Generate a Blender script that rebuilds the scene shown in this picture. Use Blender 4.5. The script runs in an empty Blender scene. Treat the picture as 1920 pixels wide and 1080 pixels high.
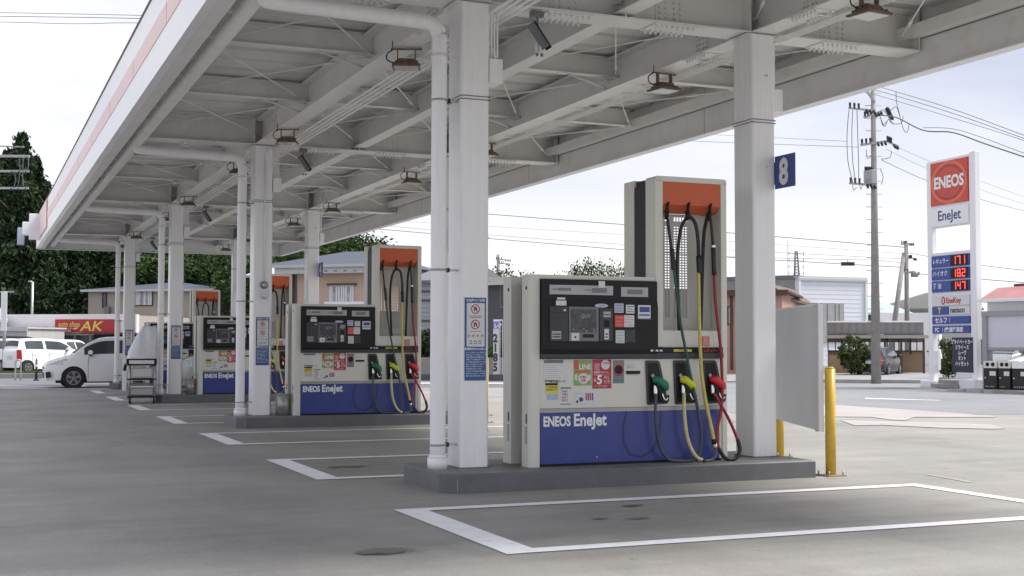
import bpy, bmesh, math, random
from mathutils import Vector, Matrix
S = bpy.context.scene
C = S.collection
R = math.radians
random.seed(7)

# ------------------------------------------------------------------ camera
FPX, PITCH, YAW, ROLL, CAMH = 2412.69, .0444, .3977, .0018, 1.3
cp, sp = math.cos(PITCH), math.sin(PITCH)
F_ = Vector((math.sin(YAW)*cp, math.cos(YAW)*cp, sp))
R_ = Vector((math.cos(YAW), -math.sin(YAW), 0))
U_ = R_.cross(F_)
R2 = math.cos(ROLL)*R_ + math.sin(ROLL)*U_
U2 = -math.sin(ROLL)*R_ + math.cos(ROLL)*U_
cam = bpy.data.cameras.new('camera')
cam.sensor_width = 36
cam.lens = 36*FPX/1920
cam.clip_end = 2000
co = bpy.data.objects.new('camera', cam)
C.objects.link(co)
co.matrix_world = Matrix(((R2.x, U2.x, -F_.x, 0), (R2.y, U2.y, -F_.y, 0), (R2.z, U2.z, -F_.z, CAMH), (0, 0, 0, 1)))
S.camera = co

# ------------------------------------------------------------------ light
SUN_EL, SUN_AZ = 56, 108          # azimuth measured from +Y towards +X
w = bpy.data.worlds.new('World')
S.world = w
w.use_nodes = True
nt = w.node_tree
nt.nodes.clear()
def N(t, typ, **k):
    n = t.nodes.new(typ)
    for a, b in k.items():
        setattr(n, a, b)
    return n
sky = N(nt, 'ShaderNodeTexSky', sky_type='NISHITA', sun_disc=False, sun_elevation=R(SUN_EL), sun_rotation=R(SUN_AZ))
sky.air_density = 1.2
sky.dust_density = 2.0
tc = N(nt, 'ShaderNodeTexCoord')
mp = N(nt, 'ShaderNodeMapping')
mp.inputs['Scale'].default_value = (1.1, 1.1, 4.2)
mp.inputs['Location'].default_value = (5.1, 1.7, .9)
nz = N(nt, 'ShaderNodeTexNoise')
nz.inputs['Scale'].default_value = 1.9
nz.inputs['Detail'].default_value = 7
nz.inputs['Roughness'].default_value = .5
cr = N(nt, 'ShaderNodeValToRGB')
cr.color_ramp.elements[0].position = .38
cr.color_ramp.elements[0].color = (4.5, 4.8, 5.9, 1)
cr.color_ramp.elements[1].position = .66
cr.color_ramp.elements[1].color = (8.6, 8.5, 8.6, 1)
e = cr.color_ramp.elements.new(.52)
e.color = (6.0, 6.2, 7.2, 1)
sep = N(nt, 'ShaderNodeSeparateXYZ')
rng = N(nt, 'ShaderNodeMapRange')
rng.inputs['From Min'].default_value = 0.06
rng.inputs['From Max'].default_value = .19
mx1 = N(nt, 'ShaderNodeMixRGB')
mx1.inputs[1].default_value = (8.3, 8.25, 8.4, 1)
mx2 = N(nt, 'ShaderNodeMixRGB')
mx2.inputs[0].default_value = .93
bg = N(nt, 'ShaderNodeBackground')
bg.inputs[1].default_value = .078
wo = N(nt, 'ShaderNodeOutputWorld')
L = nt.links.new
L(tc.outputs['Generated'], mp.inputs[0]); L(mp.outputs[0], nz.inputs[0]); L(nz.outputs[0], cr.inputs[0])
L(tc.outputs['Generated'], sep.inputs[0]); L(sep.outputs[2], rng.inputs[0]); L(rng.outputs[0], mx1.inputs[0])
L(cr.outputs[0], mx1.inputs[2]); L(sky.outputs[0], mx2.inputs[1]); L(mx1.outputs[0], mx2.inputs[2])
L(mx2.outputs[0], bg.inputs[0]); L(bg.outputs[0], wo.inputs[0])
sl = bpy.data.lights.new('sun', 'SUN')
sl.energy = 2.9
sl.angle = R(22)
sl.color = (1, .96, .91)
so = bpy.data.objects.new('sun', sl)
C.objects.link(so)
sd = Vector((math.sin(R(SUN_AZ))*math.cos(R(SUN_EL)), math.cos(R(SUN_AZ))*math.cos(R(SUN_EL)), math.sin(R(SUN_EL))))
so.rotation_euler = (-sd).to_track_quat('-Z', 'Y').to_euler()
S.view_settings.view_transform = 'Standard'
S.view_settings.look = 'None'
S.view_settings.exposure = 0.88
S.view_settings.gamma = 1

# ------------------------------------------------------------------ materials
def lin(h):
    v = [int(h[i:i+2], 16)/255 for i in (0, 2, 4)]
    return tuple(a/12.92 if a <= .04045 else ((a+.055)/1.055)**2.4 for a in v)
MC = {}
def mat(name, col, rough=.6, metal=0, var=.08, scale=3.0, bump=0, bscale=60, spec=.5, emit=0, stretch=None, dirt=0, dcol=(.12, .10, .08)):
    """Principled with a noise-varied base colour; col is a linear RGB tuple or a hex string."""
    if name in MC:
        return MC[name]
    if isinstance(col, str):
        col = lin(col)
    m = bpy.data.materials.new(name)
    m.use_nodes = True
    t = m.node_tree
    b = t.nodes['Principled BSDF']
    b.inputs['Roughness'].default_value = rough
    b.inputs['Metallic'].default_value = metal
    b.inputs['Specular IOR Level'].default_value = spec
    if emit:
        b.inputs['Emission Color'].default_value = (*col, 1)
        b.inputs['Emission Strength'].default_value = emit
    g = N(t, 'ShaderNodeTexCoord')
    src = g.outputs['Object']
    if stretch:
        q = N(t, 'ShaderNodeMapping')
        q.inputs['Scale'].default_value = stretch
        t.links.new(src, q.inputs[0])
        src = q.outputs[0]
    n = N(t, 'ShaderNodeTexNoise')
    n.inputs['Scale'].default_value = scale
    n.inputs['Detail'].default_value = 6
    n.inputs['Roughness'].default_value = .62
    t.links.new(src, n.inputs[0])
    r = N(t, 'ShaderNodeValToRGB')
    r.color_ramp.elements[0].position = .3
    r.color_ramp.elements[1].position = .7
    r.color_ramp.elements[0].color = (*[max(0, c*(1-var)) for c in col], 1)
    r.color_ramp.elements[1].color = (*[min(1, c*(1+var)) for c in col], 1)
    t.links.new(n.outputs[0], r.inputs[0])
    out = r.outputs[0]
    if dirt:
        n3 = N(t, 'ShaderNodeTexNoise')
        n3.inputs['Scale'].default_value = scale*2.3
        n3.inputs['Detail'].default_value = 8
        n3.inputs['Roughness'].default_value = .7
        t.links.new(src, n3.inputs[0])
        r3 = N(t, 'ShaderNodeMapRange')
        r3.inputs['From Min'].default_value = .55
        r3.inputs['From Max'].default_value = .8
        r3.inputs['To Max'].default_value = dirt
        t.links.new(n3.outputs[0], r3.inputs[0])
        mm = N(t, 'ShaderNodeMixRGB')
        mm.inputs[2].default_value = (*dcol, 1)
        t.links.new(r3.outputs[0], mm.inputs[0])
        t.links.new(out, mm.inputs[1])
        out = mm.outputs[0]
    t.links.new(out, b.inputs['Base Color'])
    if bump:
        n2 = N(t, 'ShaderNodeTexNoise')
        n2.inputs['Scale'].default_value = bscale
        n2.inputs['Detail'].default_value = 4
        t.links.new(src, n2.inputs[0])
        bp = N(t, 'ShaderNodeBump')
        bp.inputs['Strength'].default_value = bump
        bp.inputs['Distance'].default_value = .01
        t.links.new(n2.outputs[0], bp.inputs['Height'])
        t.links.new(bp.outputs[0], b.inputs['Normal'])
    MC[name] = m
    return m
steel = mat('canopy white paint', (.745, .74, .725), .45, var=.07, scale=1.5, dirt=.5, dcol=(.46, .43, .39), bump=.1, bscale=8)
deckm = mat('canopy deck paint', (.735, .73, .715), .5, var=.10, scale=.9, dirt=.45, dcol=(.4, .37, .33))
colm = mat('column paint', (.83, .83, .835), .28, var=.04, scale=2, dirt=.4, dcol=(.5, .475, .44), stretch=(5, 5, .5))
pipem = mat('pipe paint', (.85, .85, .86), .3, var=.04, scale=4, dirt=.4, dcol=(.5, .48, .45), stretch=(5, 5, .5))
galv = mat('galvanised', (.42, .42, .43), .4, .6, var=.15, scale=12)
white = mat('white enamel', (.80, .80, .81), .3, var=.02)
fasw = mat('fascia white', (.84, .84, .87), .25, var=.02)
fasr = mat('fascia red stripe', (.82, .52, .50), .3, var=.05, scale=.5)
rust = mat('floodlight brown', (.16, .115, .08), .6, var=.3, scale=20)
lensm = mat('floodlight glass', (.55, .55, .55), .15, var=.05)
black = mat('black plastic', (.012, .012, .013), .5, spec=.3, var=.15, scale=8)
dgrey = mat('dark grey plastic', (.055, .058, .064), .5, spec=.35, var=.1)
mgrey = mat('mid grey plastic', (.17, .175, .19), .45, var=.06)
sgrey = mat('silver grey', (.36, .36, .36), .35, .3, var=.06)
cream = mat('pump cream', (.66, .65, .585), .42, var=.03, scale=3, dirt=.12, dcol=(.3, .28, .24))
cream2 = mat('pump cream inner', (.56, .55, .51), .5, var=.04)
blue = mat('pump blue', (.036, .055, .245), .35, var=.12, scale=4, dirt=.25, dcol=(.09, .10, .22))
signblue = mat('sign blue', (.035, .07, .30), .4, var=.06)
postblue = mat('poster blue', (.025, .085, .27), .4, var=.05)
orange = mat('pump orange', (.56, .105, .035), .45, var=.05)
txtw = mat('lettering white', (.8, .8, .8), .5, var=.02)
txtk = mat('lettering dark', (.05, .05, .06), .5, var=.02)
txtn = mat('lettering navy', (.04, .05, .2), .5, var=.02)
txtr = mat('lettering red', (.5, .03, .03), .5, var=.02)
txty = mat('lettering yellow', (.75, .6, .12), .5, var=.02)
red = mat('sticker red', (.42, .03, .045), .5, var=.08)
redo = mat('sticker orange red', (.6, .09, .05), .5, var=.08)
paper = mat('paper white', (.66, .66, .66), .6, var=.05, scale=20)
paperb = mat('paper blueish', (.42, .47, .6), .6, var=.15, scale=30)
yel = mat('sticker yellow', (.66, .58, .08), .5, var=.08)
grn = mat('sticker green', (.25, .38, .12), .5, var=.35, scale=30)
teal = mat('sticker teal', (.1, .25, .25), .5, var=.1)
pink = mat('sticker pink', (.55, .25, .25), .5, var=.3, scale=40)
hgreen = mat('hose green', (.02, .075, .055), .5, var=.15, scale=15)
hdark = mat('hose dark', (.05, .06, .07), .5, var=.2, scale=15)
hyel = mat('hose yellow', (.52, .46, .12), .5, var=.12, scale=15)
hcream = mat('hose pale yellow', (.55, .49, .25), .5, var=.12, scale=15)
hred = mat('hose red', (.25, .015, .02), .5, var=.2, scale=15)
hblack = mat('hose black', (.015, .015, .016), .5, var=.2, scale=15)
ngreen = mat('nozzle green', (.01, .16, .08), .4, var=.1)
nyel = mat('nozzle yellow', (.6, .62, .03), .4, var=.1)
nred = mat('nozzle red', (.62, .015, .03), .4, var=.1)
chrome = mat('chrome', (.7, .7, .7), .2, .9, var=.05)
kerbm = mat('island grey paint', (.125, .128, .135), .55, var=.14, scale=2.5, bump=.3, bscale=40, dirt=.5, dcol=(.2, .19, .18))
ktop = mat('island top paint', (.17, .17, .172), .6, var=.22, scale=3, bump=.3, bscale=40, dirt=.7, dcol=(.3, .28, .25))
ybol = mat('bollard yellow', (.62, .40, .045), .38, var=.1, scale=6, dirt=.55, dcol=(.3, .2, .1))
board = mat('board grey', (.60, .61, .625), .4, var=.05, scale=1.5, dirt=.15, dcol=(.42, .41, .40))
glass = mat('window glass', (.05, .06, .07), .08, var=.3, scale=.8)
glassl = mat('pale window glass', (.32, .34, .36), .12, var=.5, scale=2.5)
tyre = mat('tyre rubber', (.02, .02, .021), .8, var=.1)
rimm = mat('alloy rim', (.35, .35, .36), .35, .7, var=.05)
cwhite = mat('car white', (.86, .86, .85), .22, var=.01)
csilv = mat('car silver', (.42, .43, .44), .25, .3, var=.02)
cblack = mat('car black', (.015, .016, .02), .2, var=.05)
lampg = mat('headlight glass', (.55, .57, .6), .1, var=.3, scale=10)
tail = mat('tail lamp red', (.4, .02, .02), .2, var=.1)
concw = mat('pole concrete', (.30, .285, .27), .8, var=.15, scale=4, bump=.2)
wirem = mat('cable grey', (.16, .16, .18), .7, var=.1)
insul = mat('insulator dark', (.03, .03, .035), .5, var=.1)
trunkm = mat('bark', (.09, .065, .05), .9, var=.3, scale=6, bump=.6, bscale=20)

# ------------------------------------------------------------------ mesh builder
class M:
    def __init__(s):
        s.b = bmesh.new()
        s.m = []
    def mi(s, m):
        if m not in s.m:
            s.m.append(m)
        return s.m.index(m)
    def _set(s, faces, m, smooth=False):
        i = s.mi(m)
        for f in faces:
            f.material_index = i
            f.smooth = smooth
    def quad(s, pts, m, smooth=False):
        f = s.b.faces.new([s.b.verts.new(p) for p in pts])
        s._set([f], m, smooth)
        return f
    def box(s, x0, y0, z0, x1, y1, z1, m, bev=0):
        xs, ys, zs = sorted((x0, x1)), sorted((y0, y1)), sorted((z0, z1))
        before = set(s.b.faces) if bev else None
        r = bmesh.ops.create_cube(s.b, size=1)
        for v in r['verts']:
            v.co = Vector((xs[0] if v.co.x < 0 else xs[1], ys[0] if v.co.y < 0 else ys[1], zs[0] if v.co.z < 0 else zs[1]))
        fs = list({f for v in r['verts'] for f in v.link_faces})
        if bev:
            es = list({e for v in r['verts'] for e in v.link_edges})
            bmesh.ops.bevel(s.b, geom=es, offset=bev, segments=2, affect='EDGES', profile=.6)
            fs = [f for f in s.b.faces if f not in before]
        s._set(fs, m)
        return s
    def obox(s, p, q, wy, wz, m, up=Vector((0, 0, 1))):
        """box from p to q with cross-section wy x wz"""
        p, q = Vector(p), Vector(q)
        d = q-p
        x = d.normalized()
        y = up.cross(x)
        y = y.normalized() if y.length > 1e-4 else Vector((0, 1, 0))
        z = x.cross(y)
        vs = [s.b.verts.new(c + y*a*wy/2 + z*b*wz/2) for c in (p, q) for a, b in ((-1, -1), (1, -1), (1, 1), (-1, 1))]
        fs = [s.b.faces.new([vs[i] for i in f]) for f in ((3, 2, 1, 0), (4, 5, 6, 7), (0, 1, 5, 4), (1, 2, 6, 5), (2, 3, 7, 6), (3, 0, 4, 7))]
        s._set(fs, m)
        return s
    def cyl(s, p, q, r, m, n=12, r2=None, caps=True):
        p, q = Vector(p), Vector(q)
        r2 = r if r2 is None else r2
        x = (q-p).normalized()
        y = x.orthogonal().normalized()
        z = x.cross(y)
        A, B = [], []
        for i in range(n):
            a = 2*math.pi*i/n
            d = y*math.cos(a)+z*math.sin(a)
            A.append(s.b.verts.new(p+d*r))
            B.append(s.b.verts.new(q+d*r2))
        fs = [s.b.faces.new((A[i], A[(i+1) % n], B[(i+1) % n], B[i])) for i in range(n)]
        s._set(fs, m, n > 5)
        if caps:
            s._set([s.b.faces.new(A[::-1]), s.b.faces.new(B)], m)
        return s
    def tube(s, pts, r, m, n=8, sub=4, rs=None):
        """smooth tube through pts (Catmull-Rom)"""
        P = [Vector(p) for p in pts]
        Q, RR = [], []
        for i in range(len(P)-1):
            a, b, c, d = P[max(i-1, 0)], P[i], P[i+1], P[min(i+2, len(P)-1)]
            for k in range(sub):
                t = k/sub
                Q.append(.5*((2*b)+(c-a)*t+(2*a-5*b+4*c-d)*t*t+(3*b-a-3*c+d)*t**3))
                RR.append(r if rs is None else rs[i]*(1-t)+rs[i+1]*t)
        Q.append(P[-1])
        RR.append(r if rs is None else rs[-1])
        prev = None
        nrm = None
        first = None
        for i, c in enumerate(Q):
            t = (Q[min(i+1, len(Q)-1)]-Q[max(i-1, 0)]).normalized()
            if nrm is None:
                nrm = t.orthogonal().normalized()
            nrm = (nrm-t*nrm.dot(t)).normalized()
            bn = t.cross(nrm)
            ring = [s.b.verts.new(c+(nrm*math.cos(2*math.pi*j/n)+bn*math.sin(2*math.pi*j/n))*RR[i]) for j in range(n)]
            if prev:
                s._set([s.b.faces.new((prev[j], prev[(j+1) % n], ring[(j+1) % n], ring[j])) for j in range(n)], m, True)
            else:
                first = ring
            prev = ring
        s._set([s.b.faces.new(first[::-1]), s.b.faces.new(prev)], m)
        return s
    def prism(s, pts, d, m, smooth=False):
        """extrude a polygon (list of 3-D points) along vector d"""
        d = Vector(d)
        a = [s.b.verts.new(Vector(p)) for p in pts]
        b = [s.b.verts.new(Vector(p)+d) for p in pts]
        n = len(a)
        fs = [s.b.faces.new(a[::-1]), s.b.faces.new(b)]
        s._set(fs, m)
        s._set([s.b.faces.new((a[i], a[(i+1) % n], b[(i+1) % n], b[i])) for i in range(n)], m, smooth)
        return s
    def text(s, body, size, org, m, xd=(1, 0, 0), yd=(0, 0, 1), align='LEFT', sx=1, depth=.0015, shear=0, off=0):
        c = bpy.data.curves.new('t', 'FONT')
        c.body = body
        c.size = size
        c.align_x = align
        c.resolution_u = 3
        c.shear = shear
        c.offset = off
        o = bpy.data.objects.new('t', c)
        C.objects.link(o)
        me = bpy.data.meshes.new_from_object(o.evaluated_get(bpy.context.evaluated_depsgraph_get()))
        xd, yd, org = Vector(xd), Vector(yd), Vector(org)
        nn = xd.cross(yd)*depth
        vs = [s.b.verts.new(org+xd*v.co.x*sx+yd*v.co.y+nn) for v in me.vertices]
        i = s.mi(m)
        for p in me.polygons:
            try:
                f = s.b.faces.new([vs[k] for k in p.vertices])
                f.material_index = i
            except ValueError:
                pass
        bpy.data.objects.remove(o)
        bpy.data.curves.remove(c)
        bpy.data.meshes.remove(me)
        return s
    def ob(s, name, parent=None, world=False, fix=True, smooth=False):
        if world and parent:
            off = parent.location
            for v in s.b.verts:
                v.co -= off
        if fix:
            bmesh.ops.recalc_face_normals(s.b, faces=s.b.faces[:])
        me = bpy.data.meshes.new(name)
        s.b.to_mesh(me)
        s.b.free()
        for m in s.m:
            me.materials.append(m)
        o = bpy.data.objects.new(name, me)
        C.objects.link(o)
        if parent:
            o.parent = parent
        return o
def thing(name, label, cat, loc=(0, 0, 0), rz=0, group=None, kind=None):
    o = bpy.data.objects.new(name, None)
    o.empty_display_size = .2
    C.objects.link(o)
    o.location = loc
    o.rotation_euler = (0, 0, rz)
    return tag(o, label, cat, group, kind)
def tag(o, label, cat, group=None, kind=None):
    o['label'] = label
    o['category'] = cat
    if group:
        o['group'] = group
    if kind:
        o['kind'] = kind
    return o
def struct(o, label=None):
    o['kind'] = 'structure'
    if label:
        o['label'] = label
    return o
KIDS = {}
def copy_tree(o, parent=None):
    c = o.copy()
    C.objects.link(c)
    c.parent = parent
    for ch in list(o.children):
        copy_tree(ch, c)
    return c
def at(u, d, z=0):
    """ground point seen in image column u at distance d ahead of the camera"""
    return Vector((F_.x*d+R_.x*(u-960)*d/FPX, F_.y*d+R_.y*(u-960)*d/FPX, z))
def hz(v, d):
    return CAMH+(647-v)*d/FPX

PER = 9.387
ROWS = 4
IH = .173
def rowy(k):
    return 11.245+k*PER

# ------------------------------------------------------------------ ground
def ground_material():
    m = bpy.data.materials.new('forecourt ground')
    m.use_nodes = True
    t = m.node_tree
    b = t.nodes['Principled BSDF']
    g = N(t, 'ShaderNodeTexCoord')
    def noise(sc, det=6, ro=.6, st=None):
        n = N(t, 'ShaderNodeTexNoise')
        n.inputs['Scale'].default_value = sc
        n.inputs['Detail'].default_value = det
        n.inputs['Roughness'].default_value = ro
        if st:
            q = N(t, 'ShaderNodeMapping')
            q.inputs['Scale'].default_value = st
            t.links.new(g.outputs['Object'], q.inputs[0])
            t.links.new(q.outputs[0], n.inputs[0])
        else:
            t.links.new(g.outputs['Object'], n.inputs[0])
        return n.outputs[0]
    def ramp(src, a, b_, ca, cb):
        r = N(t, 'ShaderNodeValToRGB')
        r.color_ramp.elements[0].position = a
        r.color_ramp.elements[1].position = b_
        r.color_ramp.elements[0].color = (*ca, 1)
        r.color_ramp.elements[1].color = (*cb, 1)
        t.links.new(src, r.inputs[0])
        return r.outputs[0]
    def mix(f, a, b_, typ='MIX'):
        x = N(t, 'ShaderNodeMixRGB', blend_type=typ)
        for i, v in enumerate((f, a, b_)):
            if hasattr(v, 'links'):
                t.links.new(v, x.inputs[i])
            else:
                x.inputs[i].default_value = v if i == 0 else (*v, 1)
        return x.outputs[0]
    base = ramp(noise(.35, 5), .3, .7, (.262, .254, .232), (.322, .313, .288))
    big = ramp(noise(.8, 6, .7, (1, .45, 1)), .42, .66, (1, 1, 1), (.80, .79, .78))
    c = mix(1, base, big, 'MULTIPLY')
    pinkf = ramp(noise(.22, 4), .45, .62, (0, 0, 0), (1, 1, 1))
    c = mix(pinkf, c, (.335, .315, .288))
    fine = ramp(noise(60, 3), .25, .75, (.80, .80, .80), (1.15, 1.15, 1.15))
    c = mix(1, c, fine, 'MULTIPLY')
    spots = ramp(noise(5.5, 3, .6), .70, .76, (1, 1, 1), (.72, .71, .70))
    c = mix(1, c, spots, 'MULTIPLY')
    streak = ramp(noise(1.6, 6, .65, (.35, 2.2, 1)), .40, .68, (1.03, 1.03, 1.03), (.88, .885, .89))
    c = mix(1, c, streak, 'MULTIPLY')
    tracks = ramp(noise(.5, 3, .5, (.12, 3.5, 1)), .52, .66, (1, 1, 1), (.93, .93, .935))
    c = mix(1, c, tracks, 'MULTIPLY')
    t.links.new(c, b.inputs['Base Color'])
    rr = ramp(noise(.9, 5, .6), .35, .7, (.72, .72, .72), (.5, .5, .5))
    t.links.new(rr, b.inputs['Roughness'])
    bp = N(t, 'ShaderNodeBump')
    bp.inputs['Strength'].default_value = .25
    bp.inputs['Distance'].default_value = .004
    t.links.new(noise(45, 4), bp.inputs['Height'])
    t.links.new(bp.outputs[0], b.inputs['Normal'])
    return m
gm = ground_material()
asph = mat('asphalt', (.15, .155, .165), .75, var=.12, scale=.5, bump=.4, bscale=50, stretch=(1, 1, 1))
asph2 = mat('worn asphalt', (.23, .235, .245), .7, var=.14, scale=.35, bump=.3, bscale=40)
mk = M()
mk.quad([(-900, -300, 0), (900, -300, 0), (900, 1200, 0), (-900, 1200, 0)], asph)
struct(mk.ob('ground'), 'grey asphalt ground reaching to the horizon')
mk = M()
mk.quad([(-14, -12, .004), (26, -12, .004), (24, 26, .004), (24, 34, .004), (-14, 44, .004)], gm)
struct(mk.ob('forecourt_pavement'), 'grey brown concrete forecourt of the petrol station')
# worn asphalt apron to the right of the forecourt
mk = M()
P0, P1, P2, P3 = at(1380, 24.5), at(1990, 24.5), at(2250, 44.5), at(1180, 44.5)
mk.quad([(p.x, p.y, .008) for p in (P0, P1, P2, P3)], asph2)
struct(mk.ob('road_apron'), 'worn blue grey asphalt apron beside the forecourt')
# pale worn patches
palec = mat('pale concrete patch', (.40, .37, .35), .6, var=.12, scale=1.2)
def patch(name, uvs, z, m, label):
    mk = M()
    pts = []
    for u, v in uvs:
        d = CAMH*FPX/(v-647)
        p = at(u, d)
        pts.append((p.x, p.y, z))
    mk.quad(pts, m)
    o = mk.ob(name)
    return struct(o, label)
patch('pavement_patch', [(1380, 758), (1570, 759), (1700, 767), (1866, 779), (1860, 781), (1712, 781), (1694, 787), (1668, 786), (1630, 781), (1380, 779)], .013, palec, 'long pale pink worn patch on the forecourt, farther of two')
patch('pavement_patch', [(1573, 787), (1700, 790), (1850, 794), (1883, 802), (1860, 803), (1760, 801), (1650, 796), (1600, 797)], .013, palec, 'narrow pale worn streak on the forecourt, nearer of two')
whitew = mat('worn white paint', (.62, .62, .62), .6, var=.1, scale=2)
patch('road_marking', [(1620, 745), (1760, 749), (1760, 750), (1620, 747)], .013, whitew, 'faint white line on the apron')
patch('road_marking', [(1727, 887), (1733, 887), (1818, 901), (1811, 902)], .0085, mat('faint paint', (.42, .40, .37), .7), 'short faded line beyond the nearest marking box')
# lane marking boxes
linem = mat('lane marking white', (.86, .86, .87), .5, var=.06, scale=5, dirt=.6, dcol=(.36, .35, .335), bump=.3)
x0, y0, MW, MX, GAP = 3.083, 7.414, 2.328, 5.117, 4.747
desc = ['largest white box outline on the ground in front of the nearest pump', 'white box outline just behind the nearest pump island',
        'white box outline just in front of the second pump island', 'white box outline just behind the second pump island',
        'white box outline just in front of the third pump island', 'white box outline just behind the third pump island',
        'farthest white box outline in front of the fourth pump island', 'white box outline behind the fourth pump island']
k = 0
for r in range(4):
    for g in (0, GAP):
        mk = M()
        a, b, c, d = x0, y0+r*PER+g, x0+MX, y0+r*PER+g+MW
        lw, t = .155, .24
        z = .009
        mk.quad([(a, b, z), (c, b, z), (c, b+lw, z), (a, b+lw, z)], linem)
        mk.quad([(a, d-lw, z), (c, d-lw, z), (c, d, z), (a, d, z)], linem)
        mk.quad([(a, b+lw, z), (a+t, b+lw, z), (a+t, d-lw, z), (a, d-lw, z)], linem)
        mk.quad([(c-lw, b+lw, z), (c, b+lw, z), (c, d-lw, z), (c-lw, d-lw, z)], linem)
        o = struct(mk.ob('lane_marking'), desc[k])
        o['group'] = 'lane marking boxes'
        k += 1
# stains / drain covers
stainm = mat('oil stain', (.13, .12, .11), .45, var=.3, scale=9)
stain2 = mat('ground stain', (.20, .19, .178), .6, var=.3, scale=9)
def stain(x, y, rx, ry, m, seed, label, dens=.75):
    """a soft-edged stain: noise-broken disc whose own shape fades into the concrete"""
    key = 'stain %d' % seed
    sm = bpy.data.materials.new(key)
    sm.use_nodes = True
    t = sm.node_tree
    b = t.nodes['Principled BSDF']
    b.inputs['Base Color'].default_value = m.node_tree.nodes['Principled BSDF'].inputs['Base Color'].links[0].from_node.color_ramp.elements[0].color
    b.inputs['Roughness'].default_value = .5
    g = N(t, 'ShaderNodeTexCoord')
    ln = N(t, 'ShaderNodeVectorMath', operation='LENGTH')
    mp_ = N(t, 'ShaderNodeMapping')
    mp_.inputs['Scale'].default_value = (1/rx, 1/ry, 0)
    t.links.new(g.outputs['Object'], mp_.inputs[0]); t.links.new(mp_.outputs[0], ln.inputs[0])
    nn_ = N(t, 'ShaderNodeTexNoise')
    nn_.inputs['Scale'].default_value = 9+seed
    nn_.inputs['Detail'].default_value = 6
    nn_.inputs['Roughness'].default_value = .7
    t.links.new(g.outputs['Object'], nn_.inputs[0])
    ad = N(t, 'ShaderNodeMath', operation='MULTIPLY_ADD')
    ad.inputs[1].default_value = 1.1
    t.links.new(nn_.outputs[0], ad.inputs[0]); t.links.new(ln.outputs['Value'], ad.inputs[2])
    rg = N(t, 'ShaderNodeMapRange')
    rg.inputs['From Min'].default_value = 1.05
    rg.inputs['From Max'].default_value = 1.35
    rg.inputs['To Min'].default_value = dens
    rg.inputs['To Max'].default_value = 0
    t.links.new(ad.outputs[0], rg.inputs[0]); t.links.new(rg.outputs[0], b.inputs['Alpha'])
    mk = M()
    mk.quad([(math.cos(2*math.pi*i/24)*rx*1.5, math.sin(2*math.pi*i/24)*ry*1.5, 0) for i in range(24)], sm)
    o = struct(mk.ob('ground_stain'), label)
    o.location = (x, y, .0125+seed*.0002)
stain(2.41, 7.8, .27, .17, stain2, 1, 'brown oval stain left of the nearest marking box', .9)
stain(2.36, 7.72, .05, .022, stainm, 11, 'dark core of the brown oval stain')
stain(4.94, 9.25, .15, .08, stainm, 2, 'dark spot inside the nearest marking box')
stain(4.35, 8.65, .10, .05, stain2, 3, 'small brown spot inside the nearest marking box')
stain(4.62, 8.55, .17, .05, stain2, 6, 'thin brown streak inside the nearest marking box')
stain(3.62, 13.35, .16, .11, stain2, 4, 'brown stain in the second marking box')
stain(3.80, 13.30, .2, .09, stainm, 5, 'dark streak in the second marking box')
stain(3.5, 13.2, .09, .03, stainm, 9, 'dark fleck in the second marking box')

# ------------------------------------------------------------------ islands
ord_ = ['nearest', 'second', 'third', 'farthest']
def island():
    mk = M()
    a, b, c, d, ch = 0.02, 0, 3.90, 1.26, .13
    out = [(a+ch, b), (c, b), (c, d), (a+ch, d), (a, d-ch), (a, b+ch)]
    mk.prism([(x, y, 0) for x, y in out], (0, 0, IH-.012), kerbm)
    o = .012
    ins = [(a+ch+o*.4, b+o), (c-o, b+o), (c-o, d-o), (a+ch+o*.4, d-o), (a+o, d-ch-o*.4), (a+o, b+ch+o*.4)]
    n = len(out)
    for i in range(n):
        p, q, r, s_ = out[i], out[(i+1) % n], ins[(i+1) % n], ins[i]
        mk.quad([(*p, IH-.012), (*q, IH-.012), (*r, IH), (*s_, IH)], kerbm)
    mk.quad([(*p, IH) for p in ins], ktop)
    mk.box(.13+.012, -.0015, .03, .145, .001, .13, mat('scuff', (.5, .48, .45), .8))
    return mk.ob('pump_island')
isl = island()
for r in range(ROWS):
    o = isl if r == 0 else isl.copy()
    if r:
        C.objects.link(o)
    o.location = (3.79, 10.58+r*PER, 0)
    tag(o, 'grey painted concrete kerb island under the %s fuel pump' % ord_[r], 'pump island', 'grey kerb islands under the pumps')

# ------------------------------------------------------------------ canopy
YA, YB = 6.3, 42.8
ZB, ZG = 4.50, 4.29
XL, XR = 1.83, 9.5
cano = thing('station_canopy', 'long white steel canopy on eight columns over the fuel pumps', 'canopy', (5.7, 25.6, 0))
def ibeam(mk, p, q, dep, fl, tf=.015, tw=.01, m=steel):
    p, q = Vector(p), Vector(q)
    z = Vector((0, 0, 1))
    mk.obox(p+z*tf/2, q+z*tf/2, fl, tf, m)
    mk.obox(p+z*(dep-tf/2), q+z*(dep-tf/2), fl, tf, m)
    mk.obox(p+z*dep/2, q+z*dep/2, tw, dep-2*tf, m)
def bolt_rows(mk, cx_, cy_, z, along, n, w_, down=.03, sp=.06):
    for i in range(n):
        for s_ in (-1, 1):
            t = (i-(n-1)/2)*sp
            x, y = (cx_+t, cy_+s_*w_) if along == 'x' else (cx_+s_*w_, cy_+t)
            mk.cyl((x, y, z), (x, y, z-down), .013, steel, 6)
            mk.cyl((x, y, z-down), (x, y, z-down-.012), .006, steel, 5)
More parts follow.
